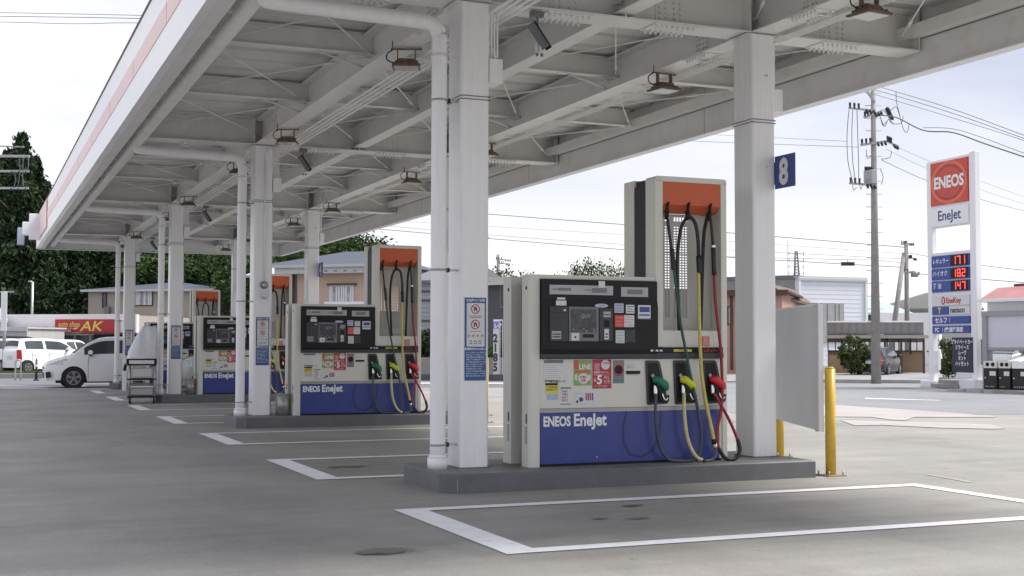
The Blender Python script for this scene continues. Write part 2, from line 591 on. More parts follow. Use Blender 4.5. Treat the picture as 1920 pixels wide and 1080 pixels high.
# main girders with bolted splices and stiffeners
for k in range(-1 if YA < 1.8 else 0, ROWS):
    mk = M()
    y = rowy(k)
    ibeam(mk, (2.40, y, ZB), (9.47, y, ZB), .45, .35, .018)
    for sx_ in (3.27, 5.27, 6.44, 8.44):
        for sd_ in (-1, 1):
            mk.box(sx_-.16, y+sd_*.0052, ZB+.06, sx_+.16, y+sd_*.014, ZB+.39, steel)
            for i in range(4):
                for j in range(6):
                    X, Z = sx_+(-.12, -.05, .05, .12)[i], ZB+.09+j*.053
                    mk.cyl((X, y+sd_*.014, Z), (X, y+sd_*.034, Z), .011, steel, 6)
        mk.box(sx_-.24, y-.165, ZB-.012, sx_+.24, y+.165, ZB-.001, steel)
        bolt_rows(mk, sx_, y, ZB-.012, 'x', 8, .12)
    for sx_ in (4.13, 4.41, 5.86, 7.30, 7.58, 9.46):
        mk.box(sx_-.006, y-.17, ZB+.019, sx_+.006, y+.17, ZB+.431, steel)
    mk.ob('girder', cano, True)
# longitudinal beams
for X, dep, fl, z in ((4.27, .40, .27, ZB+.003), (7.44, .40, .27, ZB+.003), (5.86, .34, .2, ZB+.05)):
    for k in range(-1, ROWS+1):
        ya = rowy(k-1)+.006 if k > -1 else YA
        ya = max(YA, rowy(k-1)+.006)
        yb = min(YB-.1, rowy(k)-.006)
        if yb-ya < .5:
            continue
        mk = M()
        ibeam(mk, (X, ya, z), (X, yb, z), dep, fl)
        if X != 5.86:
            for yy in (ya+1.0, yb-1.0):
                for sd_ in (-1, 1):
                    mk.box(X+sd_*.0052, yy-.14, z+.06, X+sd_*.012, yy+.14, z+.34, steel)
                    for i in range(4):
                        for j in range(5):
                            Y, Z = yy+(-.1, -.04, .04, .1)[i], z+.09+j*.053
                            mk.cyl((X+sd_*.012, Y, Z), (X+sd_*.03, Y, Z), .010, steel, 6)
                mk.box(X-.125, yy-.22, z-.01, X+.125, yy+.22, z-.001, steel)
                bolt_rows(mk, X, yy, z-.01, 'y', 7, .09)
        mk.ob('longitudinal_beam', cano, True)
# secondary cross beams and bracing rods
cross = []
for k in range(-1, ROWS):
    for j in (1, 2):
        y = rowy(k)+j*PER/3
        if YA+.2 < y < YB-.2:
            cross.append(y)
for y in cross:
    mk = M()
    for a, b in ((2.40, 4.262), (4.278, 5.852), (5.868, 7.432), (7.448, 9.28)):
        ibeam(mk, (a, y, 4.68), (b, y, 4.68), .24, .13, .01, .007)
    mk.ob('cross_beam', cano, True)
nodes = sorted(cross+[rowy(k) for k in range(ROWS)])
spans = ((2.42, 4.24), (4.30, 5.84), (5.88, 7.41), (7.47, 9.28))
for i in range(len(nodes)-1):
    ya, yb = nodes[i]+.09, nodes[i+1]-.09
    for a, b in spans:
        mk = M()
        for p, q, dz in (((a, ya), (b, yb), 0), ((a, yb), (b, ya), .022)):
            P_, Q_ = Vector((p[0], p[1], 4.66+dz)), Vector((q[0], q[1], 4.66+dz))
            mk.cyl(P_, Q_, .0085, steel, 6, caps=False)
            mid = P_.lerp(Q_, .82)
            d_ = (Q_-P_).normalized()
            mk.cyl(mid-d_*.1, mid+d_*.1, .018, steel, 6)
            for e_ in (P_, Q_):
                mk.box(e_.x-.06, e_.y-.06, e_.z-.006, e_.x+.06, e_.y+.06, e_.z+.006, steel)
        mk.ob('bracing_rod', cano, True)
# short inclined struts off the longitudinal beams
for k in range(ROWS):
    for s_ in (-1, 1):
        y = rowy(k)+s_*PER/3
        for X, q in ((4.27, 3.5), (7.44, 8.2), (7.44, 6.7), (4.27, 5.0)):
            mk = M()
            mk.cyl((X+(.1 if q > X else -.1), y, ZB+.03), (q, y, 4.70), .011, steel, 6)
            mk.box(q-.05, y-.05, 4.672, q+.05, y+.05, 4.68, steel)
            mk.ob('strut', cano, True)
# folded-plate deck
mk = M()
yy = YA
zl, zh = 4.955, 5.06
while yy < YB-.05:
    y1, y2, y3 = yy+.43, yy+.47, yy+.56
    for a, b, za, zb in ((yy, y1, zl, zl), (y1, y2, zl, zh), (y2, y3, zh, zh), (y3, yy+.6, zh, zl)):
        b = min(b, YB-.02)
        if b > a:
            mk.quad([(2.0, a, za), (9.48, a, za), (9.48, b, zb), (2.0, b, zb)], deckm)
    yy += .6
mk.quad([(1.95, YA, 5.2), (9.48, YA, 5.2), (9.48, YB, 5.2), (1.95, YB, 5.2)], deckm)
mk.ob('roof_deck', cano, True)
# left fascia with stripe
mk = M()
mk.box(XL, YA, ZG, XL+.1, YB, 5.23, fasw)
mk.box(XL-.01, YA-.01, 5.232, XL+.12, YB+.01, 5.262, dgrey)
mk.ob('fascia_left'.replace('_left', ''), cano, True)
mk = M()
mk.box(XL-.006, YA, ZG+.37, XL-.001, YB-2.2, ZG+.60, fasr)
for i in range(14):
    yj = YA+1.4+i*3
    mk.box(XL-.0072, yj, ZG+.37, XL-.0062, yj+.012, ZG+.60, mgrey)
mk.ob('fascia_stripe', cano, True)
mk = M()
mk.box(XL+.101, YA, ZG-.002, XL+.24, YB-.1, ZG+.035, steel)
mk.box(XL+.101, YA, ZG+.036, XL+.12, YB-.1, 4.95, steel)
yj = YA+.5
while yj < YB-.3:
    mk.box(XL+.121, yj, ZG+.12, XL+.56, yj+.045, ZG+.20, steel)
    mk.box(XL+.20, yj, ZG+.036, XL+.235, yj+.04, ZG+.66, steel)
    yj += 1.043
mk.ob('soffit_frame', cano, True)
mk = M()
mk.cyl((2.30, YA, 4.42), (2.30, YB-.12, 4.42), .085, steel, 14)
mk.box(2.20, YA, 4.46, 2.395, YB-.1, 4.64, steel)
mk.ob('gutter', cano, True)
# right fascia and its ledge channel
mk = M()
mk.box(XR, YA, ZG, XR+.1, YB, 5.23, steel)
mk.box(XR-.03, YA, ZG-.015, XR+.13, YB, ZG-.001, fasw)
for i in range(7):
    yj = YA+3.1+i*6.2
    mk.box(XR-.0015, yj, ZG, XR-.0005, yj+.01, 5.1, mgrey)
mk.box(9.29, YA, 4.655, XR-.001, YB-.1, 4.72, steel)
mk.box(9.28, YA, 4.62, 9.289, YB-.1, 4.76, steel)
mk.box(XR-.008, YA, 4.642, XR-.001, YB-.1, 4.654, mgrey)
mk.ob('fascia', cano, True)
mk = M()
mk.box(XL+.1015, YB-.1, ZG, XR-.0015, YB, 5.23, steel)
mk.box(XL+.05, YB-.14, ZG-.016, XR, YB+.02, ZG-.003, steel)
mk.ob('fascia', cano, True)
mk = M()
mk.box(XL+.1015, YA-.1, ZG, XR-.0015, YA-.002, 5.23, fasw)
mk.ob('fascia', cano, True)
# sign boxes on the far left corner
mk = M()
mk.box(XL-.03, YB-6.2, ZG+.16, XL-.0075, YB-2.4, 5.2, fasr)
mk.ob('corner_panel', cano, True)
mk = M()
mk.box(XL-.30, YB-2.2, ZG+.12, XL-.008, YB-2.0, 5.18, fasw, .01)
mk.ob('corner_sign_box', cano, True)
mk = M()
mk.box(XL-.46, YB-1.6, ZG+.3, XL-.20, YB-1.2, 4.98, fasw, .01)
mk.ob('corner_sign_box', cano, True)
mk = M()
mk.box(XL-.58, YB-.9, ZG+.05, XL-.38, YB-.6, 4.86, paperb, .01)
mk.ob('corner_sign_box', cano, True)
# conduits under the left beam
for i in range(4):
    mk = M()
    X = 4.47+i*.075
    pts = [(X, YA, 4.43)]
    mk.cyl((X, YA, 4.435), (X, 41, 4.435), .013, pipem, 8)
    mk.ob('conduit', cano, True)
for i in range(3):
    mk = M()
    X = 7.62+i*.05
    mk.cyl((X, YA, 4.46), (X, 41, 4.46), .011, pipem, 8)
    mk.ob('conduit', cano, True)
for k in range(ROWS):
    for j in (-2.6, -1.1, 1.1, 2.6, 4.3):
        y = rowy(k)+j
        mk = M()
        mk.obox((4.3, y, 4.455), (4.80, y, 4.455), .035, .01, steel)
        for i in range(4):
            mk.box(4.455+i*.075, y-.012, 4.415, 4.485+i*.075, y+.012, 4.42, steel)
        mk.ob('conduit_bracket', cano, True)
        mk = M()
        mk.obox((7.45, y, 4.478), (7.85, y, 4.478), .03, .01, steel)
        mk.ob('conduit_bracket', cano, True)

# columns
def rrect(x0, y0, x1, y1, r, n=4):
    pts = []
    for cx_, cy_, a0 in ((x1-r, y1-r, 0), (x0+r, y1-r, 90), (x0+r, y0+r, 180), (x1-r, y0+r, 270)):
        for i in range(n+1):
            a = R(a0+90*i/n)
            pts.append((cx_+r*math.cos(a), cy_+r*math.sin(a)))
    return pts
CW, CD = .28, .352
def col_mesh():
    mk = M()
    pts = rrect(0, 0, CW, CD, .028)
    mk.prism([(x, y, IH+.001) for x, y in pts], (0, 0, ZB-IH-.02), colm, True)
    for f in mk.b.faces:
        f.smooth = False
    g = rrect(-.02, -.02, CW+.02, CD+.02, .04)
    mk.prism([(x, y, IH-.002) for x, y in g], (0, 0, .012), ktop)
    p = rrect(-.06, -.02, CW+.06, CD+.02, .01)
    mk.prism([(x, y, ZB-.019) for x, y in p], (0, 0, .006), steel)
    return mk
def poster():
    mk = M()
    a, b, z0, z1, y = .040, .250, .975, 1.737, -.002
    mk.box(a, y-.004, z0, b, y, z1, postblue)
    yy_ = y-.0055
    def r_(x0_, z0_, x1_, z1_, m, d=0):
        mk.quad([(x0_, yy_-d, z0_), (x1_, yy_-d, z0_), (x1_, yy_-d, z1_), (x0_, yy_-d, z1_)], m)
    pts = [(x, yy_, z) for x, z in rrect(a+.018, 1.286, b-.014, 1.688, .012)]
    mk.quad(pts, paper)
    mk.text('給油時のご注意', .026, (a+.105, yy_, 1.703), txtw, align='CENTER', off=.0006)
    def ring(cx_, cz, ro, ri, m, d=.001):
        n = 28
        for i in range(n):
            a0, a1 = 2*math.pi*i/n, 2*math.pi*(i+1)/n
            mk.quad([(cx_+ri*math.cos(a0), yy_-d, cz+ri*math.sin(a0)), (cx_+ro*math.cos(a0), yy_-d, cz+ro*math.sin(a0)),
                     (cx_+ro*math.cos(a1), yy_-d, cz+ro*math.sin(a1)), (cx_+ri*math.cos(a1), yy_-d, cz+ri*math.sin(a1))], m)
    def slash(cx_, cz, r, ang, m, w_=.004, d=.0016):
        dx, dz = math.cos(ang)*r, math.sin(ang)*r
        nx, nz_ = -math.sin(ang)*w_, math.cos(ang)*w_
        mk.quad([(cx_-dx-nx, yy_-d, cz-dz-nz_), (cx_+dx-nx, yy_-d, cz+dz-nz_), (cx_+dx+nx, yy_-d, cz+dz+nz_), (cx_-dx+nx, yy_-d, cz-dz+nz_)], m)
    cx_ = (a+b)/2-.002
    for cz in (1.632, 1.49):
        ring(cx_, cz, .044, .035, red)
        slash(cx_, cz, .038, R(-45), red)
        slash(cx_-.006, cz, .02, R(70), txtk, .006, .0012)
        slash(cx_+.01, cz+.004, .016, R(110), txtk, .005, .0012)
    r_(cx_-.07, 1.565, cx_+.07, 1.569, txtk, .001)
    r_(cx_-.055, 1.553, cx_+.055, 1.557, txtk, .001)
    r_(cx_-.055, 1.425, cx_+.055, 1.429, txtk, .001)
    for i in range(4):
        X = a+.038+i*.044
        ring(X, 1.385, .014, .011, pink)
        slash(X, 1.385, .008, R(60), txtk, .004)
        if i < 3:
            X += .02
            r_(X-.012, 1.31, X+.014, 1.342, mgrey, .001)
            r_(X-.007, 1.318, X+.009, 1.334, paper, .0016)
    mk.text('静電気除去のお願い', .0235, (a+.105, yy_, 1.256), txtw, align='CENTER', off=.0005)
    lines = ['ガソリンは引火しやすい危険物です', '給油中はエンジンを停止してください', '給油口を開ける前に静電気除去シート', 'に触れてから給油を始めてください', '火気の使用は固く禁じられています',
             '給油ノズルは奥まで差し込むこと', '携行缶への給油はできません', '係員の指示に従ってください', 'こぼれたときは係員をお呼び下さい', '給油が終わったらキャップを確認', '安全のためご協力をお願いします']
    for i, s_ in enumerate(lines):
        mk.text(s_, .0125, (a+.012, yy_, 1.228-i*.0215), txtw, off=.0002)
    return mk
def straps(z):
    mk = M()
    for dz in (0, .03):
        o = .004
        for p, q in (((-o, -o), (CW+o, -o)), ((-o, -o), (-o, CD+o)), ((CW+o, -o), (CW+o, CD+o))):
            mk.cyl((*p, z+dz), (*q, z+dz), .0045, mgrey, 6)
    return mk
def stencil():
    return M()
def place_part(mk, name, parent, off):
    o = mk.ob(name, parent)
    return o
NUM = ['8', '6', '4', '2']
for r in range(ROWS):
    for side in (0, 1):
        cx_ = (4.137, 7.300)[side]
        cy_ = 11.067+r*PER
        c_ = col_mesh().ob('column', cano)
        c_.location = (cx_-5.7, cy_-25.6, 0)
        s_ = straps(3.58).ob('strap', c_)
        if side == 0:
            poster().ob('notice_panel', c_)
            mk = M()
            mk.box(CW+.02, .05, 3.76, CW+.155, .27, 3.99, colm, .004)
            mk.ob('junction_box', c_)
            mk = M()
            for i in range(4):
                mk.tube([(CW+.03+i*.03, .1, 3.99), (CW+.03+i*.03, .1, 4.36), (CW+.05+i*.03, .1, 4.43)], .010, pipem, 8)
            mk.cyl((CW+.022, .12, .18), (CW+.022, .12, 3.76), .013, pipem, 8)
            mk.cyl((CW+.022, .12, .18), (CW+.022, .12, .30), .022, colm, 8)
            for z in (.5, 1.4, 2.3, 3.2):
                mk.box(CW, .1, z, CW+.04, .14, z+.012, galv)
            mk.ob('conduit', c_)
            if r == 1:
                mk = M()
                mk.cyl((.16, -.015, 2.3), (.16, -.015, 4.25), .011, pipem, 8)
                mk.tube([(.16, -.015, 4.25), (.17, -.02, 4.38), (.25, -.02, 4.44)], .011, pipem, 8)
                for i in range(7):
                    mk.cyl((.155, -.03-.0, 2.25), (.155, -.035, 2.25), .065-.008*i, (galv, mgrey)[i % 2], 16)
                mk.cyl((.155, -.02, 2.25), (.155, -.075, 2.25), .058, galv, 16, .03)
                mk.box(.11, -.075, 2.06, .20, -.003, 2.16, paper, .006)
                mk.box(.125, -.085, 2.03, .185, -.02, 2.06, galv)
                mk.ob('alarm_unit', c_)
        else:
            mk = M()
            mk.box(CW+.02, .05, 3.72, CW+.13, .25, 3.95, colm, .004)
            for i in range(2):
                mk.tube([(CW+.035+i*.035, .12, 3.95), (CW+.035+i*.035, .12, 4.30), (CW+.03+i*.04, .12, 4.42), (CW+.12, .12, 4.45)], .012, pipem, 8)
            mk.ob('junction_box', c_)
            # lane number plate standing off the column edge, facing the lane
            mk = M()
            mk.box(CW-.012, -.35, 2.90, CW-.002, -.004, 3.235, signblue)
            mk.text(NUM[r], .36, (CW-.0125, -.16, 2.945), txtw, xd=(0, -1, 0), align='CENTER', sx=.85, off=.014, depth=.001)
            mk.box(CW-.002, -.02, 2.95, CW+.01, .02, 3.18, galv)
            mk.ob('number_sign', c_)
            mk = M()
            for i, X in enumerate((.17, .185, .2)):
                mk.box(X-.002, -.002, 3.12+.006*i, X+.004, -.0004, 3.135, mgrey)
            mk.box(.155, -.002, 4.06, .165, -.0004, 4.08, mgrey)
            mk.box(.18, -.002, 4.06, .19, -.0004, 4.08, mgrey)
            mk.ob('stencil_mark', c_)
    # downpipe with a horizontal run to the gutter
    mk = M()
    y = 11.15+r*PER
    X = 3.95
    if r == 0:
        rr = .072
    rr = .072
    mk.tube([(2.31, y, 4.45), (2.31, y, 4.37), (2.33, y, 4.335), (2.40, y, 4.318), (2.9, y, 4.305), (3.5, y, 4.29), (3.80, y, 4.28), (3.90, y, 4.25), (3.945, y, 4.17), (X, y, 4.05), (X, y, 3.0), (X, y, 1.5), (X, y, IH+.05)], rr, pipem, 16, 5)
    mk.cyl((X, y, IH), (X, y, IH+.10), .094, pipem, 18)
    mk.cyl((X, y, IH+.10), (X, y, IH+.125), .094, pipem, 18, .078)
    mk.cyl((X, y, 3.92), (X, y, 3.99), .076, pipem, 16)
    for z in (.38, 1.98, 3.55):
        mk.cyl((X, y, z), (X, y, z+.02), .0755, galv, 16)
        mk.box(X+.07, y-.012, z, 4.142, y+.012, z+.02, galv)
        mk.box(X+.085, y-.03, z-.01, X+.10, y+.03, z+.03, black)
    mk.ob('downpipe', cano, True)

# floodlights under the beams
def floodlight():
    t = thing('floodlight', '', 'floodlight')
    mk = M()
    mk.box(-.17, -.02, -.005, .17, .02, .005, rust)
    for s_ in (-1, 1):
        mk.box(s_*.095-.006, -.025, -.17, s_*.095+.006, .025, -.005, rust)
        mk.cyl((s_*.1, 0, -.14), (s_*.125, 0, -.14), .02, rust, 8)
        mk.cyl((s_*.15, 0, -.01), (s_*.15, 0, .09), .006, rust, 6)
    mk.ob('bracket', t)
    mk = M()
    mk.prism([(-.09, -.10, -.17), (.09, -.10, -.17), (.09, -.06, -.11), (-.09, -.06, -.11)], (0, .16, 0), rust)
    mk.box(-.15, -.14, -.205, .15, .14, -.185, rust, .003)
    mk.prism([(-.15, -.14, -.185), (.15, -.14, -.185), (.09, -.08, -.14), (-.09, -.08, -.14)], (0, .2, 0), rust)
    for i in range(5):
        mk.box(-.12+i*.055, -.12, -.185, -.113+i*.055, .1, -.15, rust)
    mk.tube([(-.1, .02, -.15), (-.2, .02, -.12), (-.21, .02, -.05), (-.14, .02, 0)], .007, black, 6)
    mk.ob('lamp_housing', t)
    mk = M()
    mk.box(-.13, -.12, -.209, .13, .12, -.206, lensm)
    mk.ob('lamp_glass', t)
    return t
fl = floodlight()
first = True
for r in range(ROWS):
    for X, nm in ((4.27, 'left'), (7.44, 'right')):
        for s_ in (-1, 1):
            yv = rowy(r)+s_*1.87
            if r == 0 and s_ < 0 and X < 5:
                continue
            o = fl if first else copy_tree(fl)
            first = False
            o.location = (X, yv, ZB-.015)
            o.rotation_euler = (0, 0, R(-20 if X < 5 else 8))
            sd_ = 'beyond' if s_ > 0 else 'on the near side of'
            tag(o, 'brown square floodlight hung %s the %s row\'s %s column' % (sd_, ord_[r], nm), 'floodlight', 'floodlights under the canopy beams')
# security cameras
def cctv():
    t = thing('security_camera', '', 'security camera')
    mk = M()
    mk.box(-.10, -.05, -.09, .09, .05, 0, mgrey, .012)
    mk.tube([(.0, 0, -.09), (.01, 0, -.17), (-.01, 0, -.22), (-.05, 0, -.24)], .016, mgrey, 8)
    mk.ob('bracket', t)
    mk = M()
    a, b = Vector((-.11, -.02, -.20)), Vector((.11, -.06, -.52))
    mk.obox(a, b, .085, .09, mgrey, up=Vector((0, 1, 0)))
    mk.obox(a+Vector((.03, 0, .03)), b+Vector((.05, 0, -.01)), .10, .012, black, up=Vector((0, 1, 0)))
    mk.ob('camera_body', t)
    mk = M()
    for X in (-.02, .05):
        mk.tube([(X, -.03, -.46), (X-.01, -.03, -.56), (X+.01, -.03, -.62)], .012, white, 8)
        mk.cyl((X+.01, -.03, -.60), (X+.01, -.03, -.64), .022, mgrey, 8)
    mk.ob('cable_connector', t)
    return t
cc = cctv()
for r in range(ROWS):
    o = cc if r == 0 else copy_tree(cc)
    o.location = (4.93, 11.13+r*PER, ZB-.012)
    o.scale = (.68, .68, .68)
    tag(o, 'grey security camera under the girder right of the %s left column' % ord_[r], 'security camera', 'security cameras under the canopy')

# ------------------------------------------------------------------ fuel pump
def pump():
    t = thing('fuel_pump', '', 'fuel pump')
    Wd, H = 2.137, 1.785
    # core between the front and rear units
    mk = M()
    mk.box(.12, .10, .0, 1.33, .62, 1.74, black)
    mk.box(1.331, .10, .0, 2.03, .62, 1.10, black)
    mk.ob('core_frame', t)
    # side panels, front and rear, with chamfered front edge
    for ya, yb, fr in ((0, .175, 1), (.43, .65, 0)):
        mk = M()
        c = .022
        pts = [(0, ya+c), (c, ya), (.105, ya), (.105, yb), (0, yb)] if fr else [(0, ya), (.105, ya), (.105, yb), (c, yb), (0, yb-c)]
        mk.prism([(x, y, 0) for x, y in pts], (0, 0, H), cream)
        mk.cyl((.0+.001, ya+.07, 1.66), (-.003, ya+.07, 1.66), .018, black, 12)
        mk.box(-.003, ya+.05, .40, .001, ya+.058, .49, black)
        mk.box(-.003, ya+.07, .40, .001, ya+.078, .49, black)
        for i in range(9):
            mk.box(-.002, ya+.045, .36-i*.018, .001, ya+.10, .37-i*.018, mgrey)
        mk.ob('side_panel', t)
    mk = M()
    mk.box(.106, .0, 1.745, 1.327, .18, H, cream, .006)
    mk.box(.106, .42, 1.70, 1.327, .648, H, cream, .006)
    mk.box(.106, .60, .03, 2.06, .640, 1.70, cream)
    mk.box(.106, .641, .03, 2.06, .648, .5, blue)
    mk.ob('cabinet_top', t)
    # lower panels
    mk = M()
    mk.box(.107, .012, .022, 2.046, .1, .497, blue, .004)
    # wear marks of the hoses, rubbed into the paint
    rub = mat('rubbed blue', (.02, .022, .12), .4, var=.1)
    o1 = [(1.02, .0110, .497), (.98, .0110, .35), (.985, .0110, .2), (1.05, .0110, .09), (1.18, .0110, .06), (1.30, .0110, .12), (1.37, .0110, .28), (1.40, .0110, .497)]
    for i in range(len(o1)-1):
        (xa, _, za), (xb, _, zb) = o1[i], o1[i+1]
        d = Vector((xb-xa, 0, zb-za)).normalized()*.012
        mk.quad([(xa-d.z, .0105, za+d.x), (xb-d.z, .0105, zb+d.x), (xb+d.z, .0105, zb-d.x), (xa+d.z, .0105, za-d.x)], rub)
    mk.cyl((.70, .011, .075), (.70, .007, .075), .006, chrome, 8)
    bl = mk.ob('lower_panel', t)
    mk = M()
    mk.text('ENEOS', .125, (.146, .0115, .376), txtw, sx=.735, off=.005)
    mk.text('EneJet', .158, (.456, .0115, .374), txtw, sx=.86, off=.005)
    mk.ob('lettering', bl)
    mk = M()
    mk.box(.107, .02, .499, 2.075, .1, .536, sgrey)
    mk.box(.107, .006, .538, 2.075, .1, 1.0, cream, .006)
    mp_ = mk.ob('nozzle_panel', t)
    mk = M()
    mk.box(.12, .03, .0, 2.04, .1, .02, black)
    mk.box(2.047, .012, .022, 2.074, .15, .497, cream)
    mk.box(2.076, .004, .0, Wd, .18, 1.12, cream, .01)
    mk.box(2.076, .47, .0, Wd, .65, 1.12, cream, .01)
    mk.ob('frame', t)
    # stickers on the nozzle panel
    def st(nm, x0_, z0_, x1_, z1_, m, y=.0045, extra=None):
        mk = M()
        mk.box(x0_, y-.0012, z0_, x1_, y, z1_, m)
        if extra:
            extra(mk, x0_, z0_, x1_, z1_, y-.0018)
        return mk.ob(nm, mp_)
    def q(mk, x0_, z0_, x1_, z1_, y, m):
        mk.quad([(x0_, y, z0_), (x1_, y, z0_), (x1_, y, z1_), (x0_, y, z1_)], m)
    Y = .0045
    def e1(mk, a, b, c, d, y):
        q(mk, a, d-.03, c-.015, d, y, mgrey)
        for i in range(7):
            q(mk, a+.015, b+.022+i*.019, c-.03-(.03*(i % 3)), b+.025+i*.019, y, sgrey)
    st('notice_sheet', .152, .803, .364, .99, paper, Y, e1)
    mk = M(); mk.text('静電気除去シート', .027, (.160, Y-.0005, .781), txtk, off=.001); mk.ob('lettering', mp_)
    def e2(mk, a, b, c, d, y):
        q(mk, a, d-.02, c-.01, d, y, black)
        mk.text('灯油用容器', .022, (a+.01, y-.001, d-.045), txtk); mk.text('給油禁止です', .020, (a+.01, y-.001, d-.068), txtk)
    st('yellow_sticker', .165, .680, .301, .775, yel, Y, e2)
    st('sticker', .182, .618, .295, .673, paperb, Y)
    def e3(mk, a, b, c, d, y):
        q(mk, a, d-.015, c, d, y, teal); q(mk, a, b, c, b+.008, y, teal)
        for i in range(4):
            mk.text(('給油の', '手順は', '画面で', '確認を')[i], .022, (a+.012, y-.0005, d-.045-i*.028), txtr if i > 1 else txtk)
    st('sticker', .32, .574, .43, .735, paper, Y, e3)
    def e4(mk, a, b, c, d, y):
        q(mk, a+.004, b+.15, a+.05, d-.004, y, redo)
        mk.text('LINE', .062, (a+.052, y-.001, d-.085), txtw, off=.002)
        q(mk, a+.01, b+.118, c-.02, b+.138, y, redo)
        n = 16
        mk.quad([(a+.1+.062*math.cos(2*math.pi*i/n)*(1 if i % 2 else .86), y-.0005, b+.066+.05*math.sin(2*math.pi*i/n)) for i in range(n)], paper)
        mk.text('お得な', .023, (a+.062, y-.001, b+.07), txtr, off=.001); mk.text('特典', .026, (a+.07, y-.001, b+.038), txtr, off=.001)
        q(mk, a+.01, b+.05, a+.035, b+.1, y, paper); q(mk, c-.035, b+.05, c-.01, b+.1, y, paper)
        mk.text('友だち募集中です', .018, (a+.015, y, b-.018), txtw)
    st('green_poster', .457, .75, .643, .989, grn, Y, e4)
    def e5(mk, a, b, c, d, y):
        n = 18
        mk.quad([(a+.138+.046*math.cos(2*math.pi*i/n), y, d-.05+.046*math.sin(2*math.pi*i/n)) for i in range(n)], paper)
        q(mk, a+.02, d-.105, a+.075, d-.035, y, pink)
        mk.text('アプリ', .022, (a+.112, y-.0006, d-.045), txtn, off=.001)
        mk.text('会員登録でガソリン', .0175, (a+.012, y-.0003, d-.128), txtw, off=.0005)
        mk.text('灯油・軽油がいつでも', .0165, (a+.012, y-.0003, d-.15), txtw)
        mk.text('¥', .05, (a+.012, y-.0003, b+.062), txtw)
        mk.text('5', .115, (a+.045, y-.0003, b+.045), txtw, off=.004)
        mk.text('円/L', .035, (a+.118, y-.0003, b+.09), txtw); mk.text('引き!', .036, (a+.115, y-.0003, b+.05), txtw)
        mk.text('クーポンGET!', .023, (a+.018, y-.0003, b+.014), txtw)
    st('red_poster', .652, .719, .852, .993, red, Y, e5)
    def e6(mk, a, b, c, d, y):
        n = 20
        mk.quad([(a+.06+.055*math.cos(2*math.pi*i/n), y-.0002, b+.12+.055*math.sin(2*math.pi*i/n)) for i in range(n)], red)
        mk.quad([(a+.06+.042*math.cos(2*math.pi*i/n), y-.0006, b+.13+.042*math.sin(2*math.pi*i/n)) for i in range(n)], black)
        for i in range(4):
            q(mk, a+.022+i*.023, d-.055, a+.034+i*.023, d-.01-(.01 if i in (0, 3) else 0), y, redo)
        q(mk, a+.01, b+.012, c-.01, b+.045, y, mgrey)
    st('hand_sticker', .870, .766, .988, .985, teal, Y, e6)
    def e7(mk, a, b, c, d, y):
        mk.text('レシート', .022, (a+.008, y, b+.03), txtk); mk.text('お取り下さい', .016, (a+.008, y, b+.008), txtk)
    st('label', 1.005, .902, 1.116, .958, paper, Y, e7)
    mk = M()
    mk.box(1.009, -.004, .858, 1.161, .006, .884, black, .004)
    mk.box(1.02, -.010, .852, 1.15, .004, .860, dgrey)
    mk.ob('receipt_slot', mp_)
    def e8(mk, a, b, c, d, y):
        n = 14
        mk.quad([(a+.06+.022*math.cos(2*math.pi*i/n), y, b+.04+.022*math.sin(2*math.pi*i/n)) for i in range(n)], signblue)
        q(mk, a+.008, b+.01, a+.03, b+.03, y, black)
        mk.text('カード', .02, (a+.008, y, b+.09), txtr)
        for i in range(4):
            q(mk, a+.105+i*.022, b+.03, a+.12+i*.022, d-.02, y, (txtr, signblue)[i % 2])
    st('pale_sticker', .474, .579, .669, .698, paper, Y, e8)
    # kiosk
    mk = M()
    ky = -.052
    mk.prism([(.112, ky, 1.09), (.112, ky, 1.50), (.112, ky+.014, 1.56), (.112, ky+.014, 1.742), (.112, .1, 1.742), (.112, .1, 1.002), (.112, .02, 1.002), (.112, -.03, 1.03)], (1.216, 0, 0), black)
    kk = mk.ob('control_kiosk', t)
    mk = M()
    mk.box(.110, -.035, 1.0045, 2.074, -.001, 1.055, dgrey, .006)
    mk.box(1.329, -.02, 1.056, 2.074, .02, 1.108, black)
    bb = mk.ob('fuel_band', t)
    mk = M()
    mk.text('軽 油', .03, (1.24, -.0365, 1.068), txtw, off=.001)
    q(mk, 1.518, 1.066, 1.718, 1.090, -.0212, yel)
    mk.text('ハイオク', .022, (1.57, -.0225, 1.069), txtk)
    mk.text('レギュラー', .034, (1.848, -.0215, 1.064), txtr, off=.0015)
    for X in (1.245, 1.30, 1.345):
        q(mk, X, 1.069, X+.03, 1.086, -.0535+.0, paper)
    mk.ob('lettering', bb)
    KY = ky-.001
    def kb(nm, x0_, z0_, x1_, z1_, m, d=.006, fn=None, y=None):
        yy_ = KY if y is None else y
        mk = M()
        mk.box(x0_, yy_-d, z0_, x1_, yy_, z1_, m, min(.002, d*.3))
        if fn:
            fn(mk, yy_-d-.0008)
        return mk.ob(nm, kk)
    UY = KY+.014
    def lcd(mk, y):
        q(mk, .276, 1.635, .406, 1.663, y, mgrey); q(mk, .622, 1.622, .781, 1.667, y, mgrey)
        for i in range(3):
            q(mk, .55+i*.024, 1.64, .565+i*.024, 1.656, y, mgrey)
        mk.text('給油金額', .016, (.215, y, 1.642), txtk)
    kb('price_display', .185, 1.600, .847, 1.690, sgrey, .008, lcd, UY)
    kb('price_display', .932, 1.590, 1.224, 1.682, sgrey, .008, lambda mk, y: q(mk, .999, 1.615, 1.162, 1.66, y, mgrey), UY)
    kb('paper_tag', .692, 1.672, .759, 1.734, cream, .002, None, UY-.009)
    kb('label', .258, 1.552, .342, 1.572, paper, .002)
    kb('label', .247, 1.497, .354, 1.543, paper, .002)
